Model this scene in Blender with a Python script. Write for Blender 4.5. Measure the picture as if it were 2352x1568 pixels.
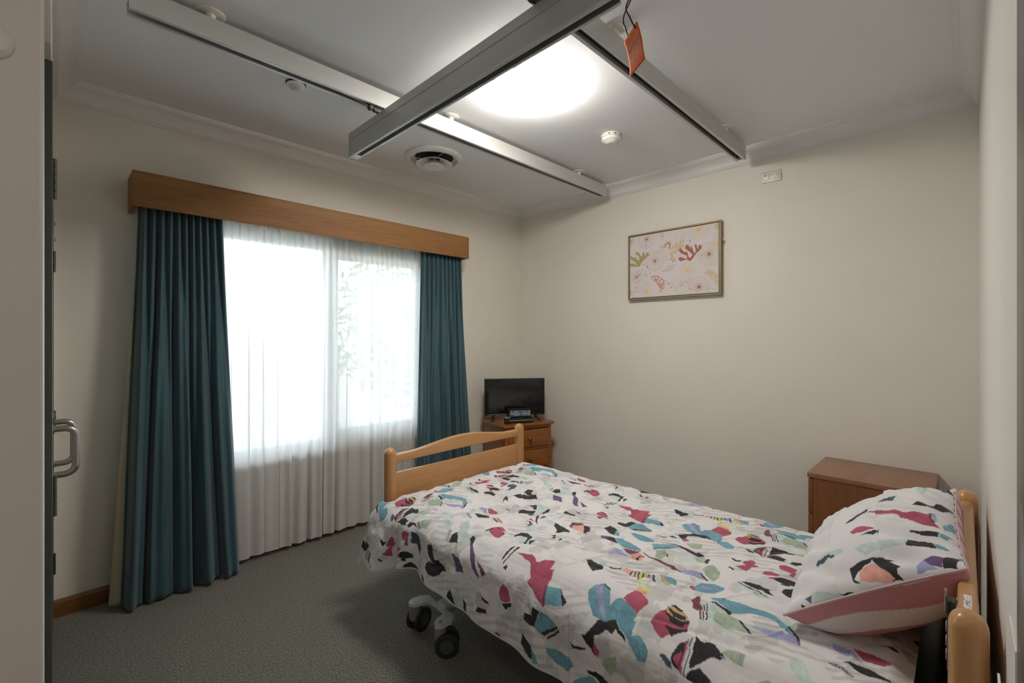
import bpy, bmesh, math, random
import numpy as np
from mathutils import Vector, Matrix
for _o in list(bpy.data.objects): bpy.data.objects.remove(_o)
SKY_STRENGTH = 8.5     # overcast daylight
EXPOSURE = 1.68
LAMP = 19.5            # ceiling dome
FILL_LAMP = 8.0             # unseen fill lamp added behind the camera
PI = math.pi
sc = bpy.context.scene
COL = sc.collection
# ------------------------------------------------------------------ camera
CAM_H = 1.406
_cd = bpy.data.cameras.new('camera'); cam = bpy.data.objects.new('camera', _cd); COL.objects.link(cam)
_cd.sensor_width = 36.0; _cd.lens = 16.0; _cd.shift_y = -8.0/2352; _cd.clip_start = 0.02
cam.location = (0, 0, CAM_H); cam.rotation_euler = (PI/2, 0, math.radians(44.85-90))
sc.camera = cam
# ------------------------------------------------------------------ world: bright overcast daylight
world = bpy.data.worlds.new('overcast_sky'); sc.world = world; world.use_nodes = True
_bg = world.node_tree.nodes['Background']; _bg.inputs[0].default_value = (0.78, 0.89, 1.0, 1); _bg.inputs[1].default_value = SKY_STRENGTH
# daylight portal in the window opening (guides sampling only, gives off no light of its own)
_pl = bpy.data.lights.new('window_portal', 'AREA'); _pl.shape = 'RECTANGLE'; _pl.size = 1.62; _pl.size_y = 1.44
_pl.cycles.is_portal = True
_po = bpy.data.objects.new('window_portal', _pl); COL.objects.link(_po)
_po.location = (1.42, 3.42, 1.36); _po.rotation_euler = (-PI/2, 0, 0)
# ------------------------------------------------------------------ exposure
vs = sc.view_settings
sc.display_settings.display_device = 'sRGB'
vs.view_transform = 'Standard'; vs.look = 'None'; vs.exposure = EXPOSURE; vs.gamma = 1.0; vs.use_curve_mapping = False
sc.cycles.max_bounces = 10; sc.cycles.diffuse_bounces = 6; sc.cycles.transparent_max_bounces = 16
sc.cycles.use_denoising = True; sc.cycles.sample_clamp_indirect = 8.0; sc.cycles.caustics_reflective = False; sc.cycles.caustics_refractive = False

# room dimensions (m); the camera stands at the origin in the open corner of the room
X0, X1, Y0, Y1, ZC = -0.004, 3.376, -0.0535, 3.25, 2.698

# ================================================================== helpers
def tag(o, label=None, cat=None, group=None, kind=None):
    if label: o['label'] = label
    if cat: o['category'] = cat
    if group: o['group'] = group
    if kind: o['kind'] = kind
    return o
def empty(name, loc=(0, 0, 0), rz=0.0, label=None, cat=None, group=None, kind=None):
    o = bpy.data.objects.new(name, None); COL.objects.link(o); o.empty_display_size = 0.1
    o.location = loc; o.rotation_euler = (0, 0, rz)
    return tag(o, label, cat, group, kind)
class MB:
    def __init__(s): s.v = []; s.f = []; s.sm = []
    def add(s, vs, fs, smooth=False):
        n = len(s.v); s.v += [tuple(map(float, p)) for p in vs]
        s.f += [tuple(i+n for i in f) for f in fs]; s.sm += [smooth]*len(fs); return s
    def box(s, x0, x1, y0, y1, z0, z1):
        return s.add([(x0,y0,z0),(x1,y0,z0),(x1,y1,z0),(x0,y1,z0),(x0,y0,z1),(x1,y0,z1),(x1,y1,z1),(x0,y1,z1)],
                     [(0,3,2,1),(4,5,6,7),(0,1,5,4),(1,2,6,5),(2,3,7,6),(3,0,4,7)])
    def prism(s, poly, axis, a, b, smooth=False):
        n = len(poly)
        def P(p, t):
            return {'x': (t, p[0], p[1]), 'y': (p[0], t, p[1]), 'z': (p[0], p[1], t)}[axis]
        vs = [P(p, a) for p in poly]+[P(p, b) for p in poly]
        s.add(vs, [tuple(range(n))[::-1], tuple(range(n, 2*n))])
        s.add(vs, [(i, (i+1) % n, n+(i+1) % n, n+i) for i in range(n)], smooth); return s
    def lathe(s, prof, c=(0,0,0), n=32, axis='z', smooth=True):
        vs = []; m = len(prof)
        for i in range(n):
            a = 2*PI*i/n
            for r, h in prof:
                x, y, z = r*math.cos(a), r*math.sin(a), h
                if axis == 'x': x, y, z = z, x, y
                if axis == 'y': x, y, z = x, z, y
                vs.append((c[0]+x, c[1]+y, c[2]+z))
        fs = []
        for i in range(n):
            j = (i+1) % n
            for k in range(m-1): fs.append((i*m+k, j*m+k, j*m+k+1, i*m+k+1))
        return s.add(vs, fs, smooth)
    def cyl(s, c, r, h, n=24, axis='z', r2=None):
        r2 = r if r2 is None else r2
        return s.lathe([(0,0),(r,0),(r2,h),(0,h)], c, n, axis, False) if n < 12 else s.lathe([(0,0),(r-.0008,0),(r,.0008),(r2,h-.0008),(r2-.0008,h),(0,h)], c, n, axis, True)
    def tube(s, pts, r, n=10, closed=False):
        pts = [Vector(p) for p in pts]; m = len(pts); vs = []; up = None
        for i, p in enumerate(pts):
            if closed: t = pts[(i+1) % m]-pts[i-1]
            else: t = pts[min(i+1, m-1)]-pts[max(i-1, 0)]
            t.normalize()
            if up is None: up = t.orthogonal().normalized()
            up = (up-t*up.dot(t)); up = up.normalized() if up.length > 1e-6 else t.orthogonal().normalized()
            w = t.cross(up); rr = r[i] if isinstance(r, (list, tuple)) else r
            for k in range(n):
                a = 2*PI*k/n; vs.append(p+up*(rr*math.cos(a))+w*(rr*math.sin(a)))
        fs = [(i*n+k, i*n+(k+1) % n, ((i+1) % m)*n+(k+1) % n, ((i+1) % m)*n+k) for i in range(m if closed else m-1) for k in range(n)]
        s.add(vs, fs, True)
        if not closed: s.add(vs, [tuple(range(n))[::-1], tuple((m-1)*n+k for k in range(n))])
        return s
    def sphere(s, c, r, n=16, sx=1, sy=1, sz=1):
        prof = [(r*math.sin(PI*i/n), -r*math.cos(PI*i/n)) for i in range(n+1)]
        b = MB().lathe(prof, (0,0,0), n*2)
        return s.add([(c[0]+x*sx, c[1]+y*sy, c[2]+z*sz) for x, y, z in b.v], b.f, True)
    def xf(s, M):
        s.v = [tuple(M @ Vector(p)) for p in s.v]; return s
    def build(s, name, mt, parent=None, bevel=0, seg=2, loc=None, rz=None, ang=0.6, smooth=None):
        me = bpy.data.meshes.new(name); me.from_pydata(s.v, [], s.f)
        bm = bmesh.new(); bm.from_mesh(me)
        sm = s.sm
        for f, q in zip(bm.faces, sm): f.smooth = q
        bmesh.ops.remove_doubles(bm, verts=bm.verts, dist=1e-6)
        bmesh.ops.recalc_face_normals(bm, faces=bm.faces)
        if bevel:
            es = [e for e in bm.edges if len(e.link_faces) == 2 and e.calc_face_angle(0) > ang]
            r = bmesh.ops.bevel(bm, geom=es, offset=bevel, segments=seg, affect='EDGES', profile=0.6, clamp_overlap=True)
            for f in bm.faces: f.smooth = True
        bm.to_mesh(me); bm.free()
        if bevel or any(sm):
            try: me.set_sharp_from_angle(angle=math.radians(38))
            except Exception: pass
        o = bpy.data.objects.new(name, me); COL.objects.link(o)
        if mt is not None: me.materials.append(mt)
        if parent: o.parent = parent
        if loc is not None: o.location = loc
        if rz is not None: o.rotation_euler = (0, 0, rz)
        return o
def rounded_rect(w, h, r, n=6):
    P = []
    for cx, cy, a0 in ((w/2-r, h/2-r, 0), (-w/2+r, h/2-r, PI/2), (-w/2+r, -h/2+r, PI), (w/2-r, -h/2+r, 1.5*PI)):
        for i in range(n+1): a = a0+PI/2*i/n; P.append((cx+r*math.cos(a), cy+r*math.sin(a)))
    return P
def grid_object(name, V, nu, nv, mt, parent=None, colors=None, attr='print', wrap=False, smooth=True):
    """V: (nu*nv,3) array, row-major over nu then nv"""
    me = bpy.data.meshes.new(name)
    idx = np.arange(nu*nv).reshape(nu, nv)
    a, b, c, d = idx[:-1, :-1].ravel(), idx[1:, :-1].ravel(), idx[1:, 1:].ravel(), idx[:-1, 1:].ravel()
    F = np.stack([a, b, c, d], 1)
    me.vertices.add(nu*nv); me.vertices.foreach_set('co', np.ascontiguousarray(V, dtype=np.float32).ravel())
    me.loops.add(F.size); me.loops.foreach_set('vertex_index', F.ravel().astype(np.int32))
    me.polygons.add(len(F)); me.polygons.foreach_set('loop_start', np.arange(0, F.size, 4, dtype=np.int32))
    me.polygons.foreach_set('loop_total', np.full(len(F), 4, dtype=np.int32))
    if smooth: me.polygons.foreach_set('use_smooth', np.ones(len(F), dtype=bool))
    me.update(calc_edges=True); me.validate()
    if colors is not None:
        at = me.color_attributes.new(attr, 'FLOAT_COLOR', 'POINT')
        at.data.foreach_set('color', np.ascontiguousarray(np.concatenate([colors, np.ones((len(colors), 1))], 1), dtype=np.float32).ravel())
    o = bpy.data.objects.new(name, me); COL.objects.link(o); me.materials.append(mt)
    if parent: o.parent = parent
    return o
def solidify(o, t, off=-1.0):
    m = o.modifiers.new('thickness', 'SOLIDIFY'); m.thickness = t; m.offset = off; m.use_rim = True; return o
# numpy value noise
def _hash(ix, iy, seed):
    h = (ix*374761393+iy*668265263+seed*1442695041) & 0xFFFFFFFF
    h = ((h ^ (h >> 13))*1274126177) & 0xFFFFFFFF
    return ((h ^ (h >> 16)) & 0xFFFF)/65535.0
def vnoise(x, y, seed=0):
    x = np.asarray(x, float); y = np.asarray(y, float)
    ix = np.floor(x).astype(np.int64); iy = np.floor(y).astype(np.int64); fx = x-ix; fy = y-iy
    fx = fx*fx*(3-2*fx); fy = fy*fy*(3-2*fy)
    a = _hash(ix, iy, seed); b = _hash(ix+1, iy, seed); c = _hash(ix, iy+1, seed); d = _hash(ix+1, iy+1, seed)
    return (a*(1-fx)+b*fx)*(1-fy)+(c*(1-fx)+d*fx)*fy-0.5
def fbm(x, y, seed=0, oct=4):
    s = 0; a = 1.0
    for i in range(oct): s = s+a*vnoise(x*2**i, y*2**i, seed+i*17); a *= 0.5
    return s
def sstep(a, b, x):
    t = np.clip((x-a)/(b-a), 0, 1); return t*t*(3-2*t)
def in_poly(px, py, P):
    P = np.asarray(P, float).reshape(-1, 2); n = len(P); r = np.zeros(px.shape, bool)
    j = n-1
    for i in range(n):
        xi, yi = P[i]; xj, yj = P[j]
        c = ((yi > py) != (yj > py)) & (px < (xj-xi)*(py-yi)/((yj-yi) if yj != yi else 1e-9)+xi)
        r ^= c; j = i
    return r
def paint(colors, px, py, shapes, pal, tiles=((0, 0),), soft=None):
    for code, P in shapes:
        A = np.asarray(P, float).reshape(-1, 2); lo = A.min(0); hi = A.max(0)
        for dx, dy in tiles:
            m = np.nonzero((px > lo[0]+dx) & (px < hi[0]+dx) & (py > lo[1]+dy) & (py < hi[1]+dy))[0]
            if len(m) == 0: continue
            k = in_poly(px[m]-dx, py[m]-dy, P); q = m[k]
            c = np.array(pal[code])
            colors[q] = c if soft is None else c*soft[q, None]
# ------------------------------------------------------------------ materials
def mat(name, col, rough=0.5, metal=0.0, spec=0.5, coat=0.0, var=0.0, scale=20.0, bump=0.0, bscale=200.0, sheen=0.0, transmission=0.0, coat_rough=0.05, stretch=None):
    m = bpy.data.materials.new(name); m.use_nodes = True; nt = m.node_tree; b = nt.nodes['Principled BSDF']
    b.inputs['Base Color'].default_value = (*col, 1); b.inputs['Roughness'].default_value = rough; b.inputs['Metallic'].default_value = metal
    b.inputs['Specular IOR Level'].default_value = spec; b.inputs['Coat Weight'].default_value = coat; b.inputs['Coat Roughness'].default_value = coat_rough
    b.inputs['Sheen Weight'].default_value = sheen; b.inputs['Transmission Weight'].default_value = transmission
    tc = nt.nodes.new('ShaderNodeTexCoord'); mp = nt.nodes.new('ShaderNodeMapping'); nt.links.new(tc.outputs['Object'], mp.inputs['Vector'])
    if stretch: mp.inputs['Scale'].default_value = stretch
    n = nt.nodes.new('ShaderNodeTexNoise'); n.inputs['Scale'].default_value = scale; n.inputs['Detail'].default_value = 4
    nt.links.new(mp.outputs[0], n.inputs['Vector'])
    r = nt.nodes.new('ShaderNodeValToRGB'); lo = [c*(1-var) for c in col]; hi = [min(1, c*(1+var)) for c in col]
    r.color_ramp.elements[0].color = (*lo, 1); r.color_ramp.elements[1].color = (*hi, 1)
    r.color_ramp.elements[0].position = 0.3; r.color_ramp.elements[1].position = 0.7
    nt.links.new(n.outputs['Fac'], r.inputs['Fac']); nt.links.new(r.outputs[0], b.inputs['Base Color'])
    if bump:
        n2 = nt.nodes.new('ShaderNodeTexNoise'); n2.inputs['Scale'].default_value = bscale; n2.inputs['Detail'].default_value = 3
        nt.links.new(mp.outputs[0], n2.inputs['Vector'])
        bp = nt.nodes.new('ShaderNodeBump'); bp.inputs['Strength'].default_value = bump; bp.inputs['Distance'].default_value = 0.002
        nt.links.new(n2.outputs['Fac'], bp.inputs['Height']); nt.links.new(bp.outputs[0], b.inputs['Normal'])
    return m
def wood(name, c1, c2, rough=0.35, axis='z', scale=14.0, coat=0.2, dist=2.5, streak=28.0, knots=0.0):
    m = bpy.data.materials.new(name); m.use_nodes = True; nt = m.node_tree; b = nt.nodes['Principled BSDF']; L = nt.links.new
    tc = nt.nodes.new('ShaderNodeTexCoord'); mp = nt.nodes.new('ShaderNodeMapping'); L(tc.outputs['Object'], mp.inputs['Vector'])
    st = {'x': (0.05, 1, 1), 'y': (1, 0.05, 1), 'z': (1, 1, 0.05)}[axis]; mp.inputs['Scale'].default_value = st
    n = nt.nodes.new('ShaderNodeTexNoise'); n.inputs['Scale'].default_value = streak*4; n.inputs['Detail'].default_value = 5; n.inputs['Distortion'].default_value = 0.4
    L(mp.outputs[0], n.inputs['Vector'])
    n1 = nt.nodes.new('ShaderNodeTexNoise'); n1.inputs['Scale'].default_value = scale; n1.inputs['Detail'].default_value = 3; n1.inputs['Distortion'].default_value = dist
    L(mp.outputs[0], n1.inputs['Vector'])
    mx = nt.nodes.new('ShaderNodeMath'); mx.operation = 'MULTIPLY_ADD'; mx.inputs[1].default_value = 0.55
    L(n.outputs['Fac'], mx.inputs[0]); m2 = nt.nodes.new('ShaderNodeMath'); m2.operation = 'MULTIPLY'; m2.inputs[1].default_value = 0.45
    L(n1.outputs['Fac'], m2.inputs[0]); L(m2.outputs[0], mx.inputs[2])
    r = nt.nodes.new('ShaderNodeValToRGB'); r.color_ramp.elements[0].color = (*c1, 1); r.color_ramp.elements[1].color = (*c2, 1)
    r.color_ramp.elements[0].position = 0.36; r.color_ramp.elements[1].position = 0.64
    L(mx.outputs[0], r.inputs['Fac']); L(r.outputs[0], b.inputs['Base Color'])
    b.inputs['Roughness'].default_value = rough; b.inputs['Coat Weight'].default_value = coat; b.inputs['Coat Roughness'].default_value = 0.15
    return m
def printed(name, rough=0.8, bump=0.25, bscale=500.0):
    m = bpy.data.materials.new(name); m.use_nodes = True; nt = m.node_tree; b = nt.nodes['Principled BSDF']; L = nt.links.new
    at = nt.nodes.new('ShaderNodeAttribute'); at.attribute_name = 'print'
    L(at.outputs['Color'], b.inputs['Base Color']); b.inputs['Roughness'].default_value = rough; b.inputs['Sheen Weight'].default_value = 0.08
    tc = nt.nodes.new('ShaderNodeTexCoord'); n = nt.nodes.new('ShaderNodeTexNoise'); n.inputs['Scale'].default_value = bscale
    L(tc.outputs['Object'], n.inputs['Vector']); bp = nt.nodes.new('ShaderNodeBump'); bp.inputs['Strength'].default_value = bump; bp.inputs['Distance'].default_value = 0.001
    L(n.outputs['Fac'], bp.inputs['Height']); L(bp.outputs[0], b.inputs['Normal'])
    return m
def emit(name, col, s):
    m = bpy.data.materials.new(name); m.use_nodes = True; nt = m.node_tree; b = nt.nodes['Principled BSDF']
    b.inputs['Base Color'].default_value = (*col, 1); b.inputs['Emission Color'].default_value = (*col, 1); b.inputs['Emission Strength'].default_value = s
    b.inputs['Roughness'].default_value = 0.4
    return m
def carpet_mat():
    m = bpy.data.materials.new('carpet_pile'); m.use_nodes = True; nt = m.node_tree; b = nt.nodes['Principled BSDF']; L = nt.links.new
    tc = nt.nodes.new('ShaderNodeTexCoord')
    v = nt.nodes.new('ShaderNodeTexVoronoi'); v.inputs['Scale'].default_value = 210; L(tc.outputs['Object'], v.inputs['Vector'])
    n = nt.nodes.new('ShaderNodeTexNoise'); n.inputs['Scale'].default_value = 130; n.inputs['Detail'].default_value = 5; L(tc.outputs['Object'], n.inputs['Vector'])
    r = nt.nodes.new('ShaderNodeValToRGB'); e = r.color_ramp.elements
    e[0].position = 0.32; e[0].color = (0.060, 0.058, 0.047, 1); e[1].position = 0.68; e[1].color = (0.265, 0.255, 0.215, 1)
    L(n.outputs['Fac'], r.inputs['Fac']); L(r.outputs[0], b.inputs['Base Color'])
    b.inputs['Roughness'].default_value = 0.95; b.inputs['Sheen Weight'].default_value = 0.25; b.inputs['Specular IOR Level'].default_value = 0.1
    bp = nt.nodes.new('ShaderNodeBump'); bp.inputs['Strength'].default_value = 0.8; bp.inputs['Distance'].default_value = 0.004
    L(v.outputs['Distance'], bp.inputs['Height']); L(bp.outputs[0], b.inputs['Normal'])
    return m
def fabric(name, col, rough=0.75, streak=0.25, sheen=0.3, back=None):
    m = mat(name, col, rough, var=streak, scale=60, stretch=(1, 1, 0.04), sheen=sheen, bump=0.15, bscale=900)
    return m
def sheer_mat():
    m = bpy.data.materials.new('sheer_voile'); m.use_nodes = True; nt = m.node_tree; L = nt.links.new
    nt.nodes.remove(nt.nodes['Principled BSDF']); out = nt.nodes['Material Output']
    d = nt.nodes.new('ShaderNodeBsdfDiffuse'); d.inputs[0].default_value = (0.93, 0.92, 0.90, 1)
    t = nt.nodes.new('ShaderNodeBsdfTranslucent'); t.inputs[0].default_value = (0.25, 0.25, 0.25, 1)
    tr = nt.nodes.new('ShaderNodeBsdfTransparent')
    a = nt.nodes.new('ShaderNodeMixShader'); a.inputs[0].default_value = 0.38; L(d.outputs[0], a.inputs[1]); L(t.outputs[0], a.inputs[2])
    bb = nt.nodes.new('ShaderNodeMixShader'); L(a.outputs[0], bb.inputs[2]); L(tr.outputs[0], bb.inputs[1])
    # woven threads: fine weave sets how much of the cloth is open
    tc = nt.nodes.new('ShaderNodeTexCoord'); n = nt.nodes.new('ShaderNodeTexNoise'); n.inputs['Scale'].default_value = 80
    mp = nt.nodes.new('ShaderNodeMapping'); mp.inputs['Scale'].default_value = (1, 1, 0.06); L(tc.outputs['Object'], mp.inputs[0]); L(mp.outputs[0], n.inputs['Vector'])
    r = nt.nodes.new('ShaderNodeMapRange'); r.inputs[3].default_value = 0.955; r.inputs[4].default_value = 0.992; L(n.outputs['Fac'], r.inputs[0])
    L(r.outputs[0], bb.inputs[0]); L(bb.outputs[0], out.inputs[0])
    return m
DUVET_PRINT=[('R',[1905,646,1932,639,1955,624,1986,615,1983,583,1959,557,1947,549,1925,545,1898,582,1881,603,1892,628]),
('O',[1955,624,1986,615,1983,583,1964,561,1953,550,1944,564,1944,593]),
('K',[1982,619,1990,610,1981,579,1972,584]),
('K',[1969,623,1962,599,1962,564,1949,562,1945,594]),
('K',[1951,625,1944,596,1945,565,1954,552,1944,550,1928,567,1927,593]),
('K',[1914,605,1911,583,1932,546,1922,544,1895,581]),
('B',[2046,562,2056,557,2016,542,1976,527,1981,535,2011,546]),
('K',[2060,553,2064,552,2022,536,1982,522,1980,525,2018,539]),
('K',[2070,549,2074,548,2027,530,1987,513,1984,517,2024,533]),
('M',[2073,545,2082,535,2067,477,2043,456,2007,407,1995,419,1974,462,1982,509,2015,525]),
('S',[2052,513,2064,476,2046,445,2007,409,1993,421,1981,464,1996,504]),
('K',[2085,544,2092,538,2072,475,2062,480]),
('K',[2046,451,2049,446,2007,405,2002,410]),
('T',[2098,530,2118,508,2134,453,2156,400,2145,379,2120,374,2121,394,2112,437,2073,472,2075,486]),
('N',[1838,591,1846,584,1840,559,1820,551,1824,568]),
('K',[1846,561,1885,552,1899,538,1825,534,1833,552]),
('R',[1850,557,1875,541,1832,536]),
('R',[1899,538,1908,531,1820,528,1825,534]),
('G',[1909,530,1912,526,1817,523,1820,527]),
('K',[1914,525,1916,523,1818,518,1818,521]),
('K',[1920,517,1915,492,1923,472,1904,437,1894,448,1891,468,1861,491,1842,510]),
('K',[1820,515,1840,510,1854,487,1843,450,1829,457,1821,445,1814,466]),
('L',[1906,453,1902,434,1898,442]),
('S',[1910,456,1929,430,1929,393,1899,393,1906,427]),
('K',[1726,599,1729,592,1720,578,1727,560,1707,567,1706,578]),
('R',[1668,567,1686,551,1700,540,1709,558,1731,552,1752,535,1744,522,1720,521,1723,504,1696,520,1658,523,1659,538]),
('M',[1645,577,1660,568,1659,538,1644,537,1639,557]),
('K',[1641,581,1650,578,1639,557,1632,561]),
('R',[1659,462,1669,452,1680,424,1677,398,1665,399,1665,422,1654,452]),
('R',[1726,418,1745,414,1760,402,1716,402]),
('K',[1641,421,1653,417,1659,398,1635,394]),
('S',[1570,640,1603,635,1617,618,1591,588,1563,580,1518,584,1544,616]),
('T',[1440,612,1471,608,1495,592,1508,572,1507,544,1485,540,1450,552,1430,575,1421,596]),
('L',[1466,602,1478,585,1470,566,1445,585]),
('R',[1428,621,1441,622,1441,611,1421,596,1416,607]),
('M',[1559,526,1571,519,1555,475,1545,423,1532,434,1532,487]),
('K',[1572,528,1575,525,1563,477,1545,419,1544,422,1557,477]),
('K',[1584,522,1593,500,1595,467,1582,429,1577,435,1563,415,1561,438,1573,490]),
('T',[1872,747,1886,715,1890,685,1849,680,1863,658,1837,624,1806,623,1798,647,1824,676]),
('K',[1783,836,1792,822,1846,791,1869,767,1872,747,1829,692,1826,695,1845,731,1827,740,1834,758,1799,789,1779,792,1761,789,1747,775,1744,785,1760,798]),
('R',[1758,792,1784,791,1764,770,1740,777]),
('S',[1727,766,1751,750,1774,718,1734,712,1707,731]),
('K',[1719,1070,1742,1072,1742,1042,1771,1039,1781,1035,1780,1005,1713,1022]),
('T',[1715,1022,1780,1002,1781,966,1766,930,1708,992]),
('K',[1711,994,1736,967,1767,927,1756,927,1711,979]),
('K',[1711,968,1756,922,1745,922,1706,963]),
('T',[1670,973,1681,962,1684,918,1680,868,1667,864,1638,886,1646,942]),
('K',[1739,878,1738,860,1755,818,1748,816,1730,856,1727,864]),
('G',[1454,1064,1441,1018,1454,967,1477,937,1502,944,1482,877,1473,874,1431,923,1418,972,1425,1027]),
('G',[1478,1089,1509,1094,1545,1072,1565,1049,1542,1025,1505,1048,1483,1042,1450,1055]),
('U',[1564,1049,1581,1014,1548,1019,1544,1026]),
('K',[1548,1019,1579,1013,1578,992,1539,952,1541,984]),
('T',[1580,990,1589,963,1578,913,1553,861,1531,849,1526,901,1527,925,1543,955]),
('B',[1530,850,1519,802,1525,773,1512,685,1495,676,1509,755,1508,801]),
('L',[1509,686,1532,665,1538,634,1511,601,1502,625,1495,676]),
('K',[1511,689,1529,678,1528,669,1509,683]),
('K',[1539,638,1541,631,1514,593,1509,600]),
('L',[1444,933,1498,941,1495,906,1474,873,1431,923]),
('B',[1515,918,1522,898,1526,850,1497,856,1487,866]),
('P',[1487,866,1516,849,1505,819,1479,824,1474,850]),
('K',[1478,839,1499,839,1505,819,1490,835,1475,830]),
('T',[1627,857,1656,828,1679,799,1669,763,1644,782,1589,830]),
('K',[1594,833,1652,781,1646,779,1587,829]),
('K',[1685,815,1693,801,1695,769,1693,733,1684,710,1698,706,1681,674,1660,692,1656,702,1665,736,1679,772]),
('S',[1583,818,1616,797,1583,770,1534,772,1533,796]),
('K',[1576,773,1590,776,1576,765,1560,761]),
('S',[1639,695,1673,679,1654,657,1619,653,1619,681]),
('K',[1632,657,1655,658,1657,648,1620,638,1609,645]),
('M',[1355,952,1378,940,1383,912,1366,885,1350,895]),
('K',[1342,959,1355,952,1352,927,1348,892,1324,885,1305,899,1295,902,1315,926]),
('K',[1360,879,1374,846,1396,840,1371,839,1353,868]),
('P',[1373,838,1398,832,1401,802,1368,804]),
('K',[1367,803,1399,809,1399,804,1367,798]),
('K',[1366,789,1401,798,1402,793,1367,784]),
('O',[1369,783,1403,792,1405,785,1367,773]),
('K',[1360,770,1404,786,1405,782,1358,764]),
('Y',[1355,763,1405,782,1408,774,1347,747,1328,738,1329,746]),
('K',[1379,761,1408,774,1410,770,1385,757]),
('O',[1409,768,1413,759,1388,745,1389,758]),
('K',[1413,759,1415,755,1388,740,1388,745]),
('L',[1413,754,1420,745,1387,731,1388,740]),
('K',[1420,745,1424,736,1403,729,1377,712,1381,725]),
('M',[1424,736,1430,725,1403,710,1367,676,1365,692,1392,721]),
('O',[1430,725,1434,713,1404,690,1393,670,1376,677,1396,702]),
('T',[1433,711,1433,680,1430,663,1404,657,1396,675,1407,692]),
('Y',[1328,739,1337,729,1310,694,1299,697,1317,732]),
('P',[1312,745,1317,732,1299,697,1278,693,1294,741]),
('T',[1195,853,1219,865,1236,858,1258,836,1255,805,1221,786,1203,779,1229,772,1242,757,1236,734,1215,690,1189,693,1177,717,1177,748,1159,774,1162,817]),
('L',[1238,855,1255,839,1227,812,1197,790,1168,773,1163,778,1203,818]),
('K',[1258,836,1262,832,1248,799,1246,803]),
('R',[1244,752,1294,740,1295,721,1272,681,1254,673,1216,690,1237,736]),
('R',[1925,1200,1941,1137,1922,1102,1949,1056,1954,1036,1916,1031,1920,1015,1830,999,1799,996,1823,1052,1844,1091,1864,1084,1907,1117]),
('B',[1798,997,1863,1017,1868,1006,1805,988]),
('T',[1867,1008,1876,952,1832,923,1809,990]),
('K',[1876,954,1847,914,1827,921]),
('K',[1665,1646,1690,1645,1707,1633,1697,1614,1714,1620,1714,1585,1735,1581,1743,1561,1705,1514,1705,1531,1680,1542,1659,1572,1652,1612]),
('G',[1784,1617,1802,1611,1774,1578,1741,1563,1733,1583,1751,1601]),
('K',[1736,1641,1779,1653,1793,1626,1781,1613,1751,1601,1729,1575,1715,1590]),
('R',[1747,1837,1778,1848,1793,1833,1791,1795,1747,1794]),
('N',[1740,1776,1799,1785,1800,1756,1784,1732,1738,1713,1709,1717,1682,1719,1737,1740]),
('K',[1818,1829,1840,1821,1847,1785,1823,1753,1835,1790,1814,1805]),
('K',[1853,1779,1857,1776,1823,1740,1821,1746]),
('K',[1858,1774,1862,1771,1828,1735,1825,1738]),
('S',[1865,1767,1883,1749,1899,1726,1891,1706,1842,1707,1830,1734]),
('M',[1899,1532,1917,1514,1914,1461,1863,1418,1847,1445,1853,1486]),
('K',[1838,1531,1874,1544,1899,1532,1853,1486]),
('U',[1894,1445,1912,1445,1906,1427,1873,1408,1845,1368,1798,1339,1770,1311,1771,1335,1787,1360,1847,1399]),
('K',[1894,1447,1914,1446,1906,1427,1882,1416,1878,1426]),
('M',[1780,1524,1808,1519,1803,1495,1749,1453,1748,1487]),
('U',[1803,1495,1800,1435,1756,1403,1743,1448]),
('B',[1828,1347,1821,1322,1801,1279,1779,1294]),
('G',[1557,1550,1575,1522,1548,1488,1503,1452,1501,1486]),
('K',[1503,1452,1531,1476,1548,1459,1561,1436,1573,1409,1544,1396,1536,1413]),
('U',[1519,1412,1535,1419,1546,1399,1526,1391]),
('K',[1614,1487,1632,1480,1652,1470,1588,1419,1603,1453,1609,1477]),
('M',[1655,1472,1673,1459,1653,1403,1648,1388,1575,1380,1583,1414]),
('K',[1647,1394,1633,1374,1581,1368,1572,1378]),
('K',[1512,1549,1510,1532,1505,1502,1496,1511,1504,1533]),
('G',[1663,1314,1705,1321,1724,1296,1694,1264,1668,1254,1655,1298]),
('K',[1642,1302,1660,1298,1668,1253,1654,1245,1642,1288]),
('K',[1716,1290,1692,1238,1689,1260]),
('R',[1752,1202,1778,1203,1793,1188,1790,1168,1757,1137,1738,1155,1737,1184]),
('K',[1728,1179,1737,1154,1751,1134,1740,1130,1712,1155]),
('K',[1876,1245,1941,1238,1947,1229,1876,1237]),
('K',[1860,1228,1951,1219,1954,1211,1860,1223]),
('K',[1849,1216,1865,1211,1863,1201,1845,1198]),
('M',[1518,1324,1550,1318,1536,1259,1500,1242,1508,1283]),
('K',[1536,1259,1513,1169,1494,1150,1451,1193,1478,1204,1501,1241]),
('K',[1536,1372,1546,1363,1491,1329,1469,1305,1488,1337]),
('U',[1520,1340,1553,1351,1559,1331,1540,1333]),
('R',[1489,1375,1508,1378,1472,1328,1484,1358]),
('K',[1466,1372,1471,1367,1459,1323,1430,1322,1433,1337,1453,1334]),
('M',[1402,1316,1444,1322,1457,1301,1421,1258,1396,1260]),
('B',[1559,1206,1591,1211,1614,1183,1601,1156,1571,1194,1541,1173,1545,1188]),
('P',[1570,1195,1598,1155,1537,1111,1538,1168]),
('K',[1600,1157,1600,1133,1583,1107,1572,1110,1566,1100,1547,1109,1536,1097,1536,1112]),
('K',[1631,1074,1672,1073,1655,1026,1615,1017,1613,1034]),
('T',[1620,1020,1648,1022,1639,1008,1611,992,1603,1015]),
('M',[1309,1281,1336,1275,1341,1252,1331,1237,1291,1226,1289,1245]),
('K',[1323,1303,1332,1302,1361,1296,1369,1272,1354,1228,1332,1223,1293,1217,1291,1225,1328,1234,1339,1247,1336,1275,1325,1290,1311,1287]),
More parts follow.
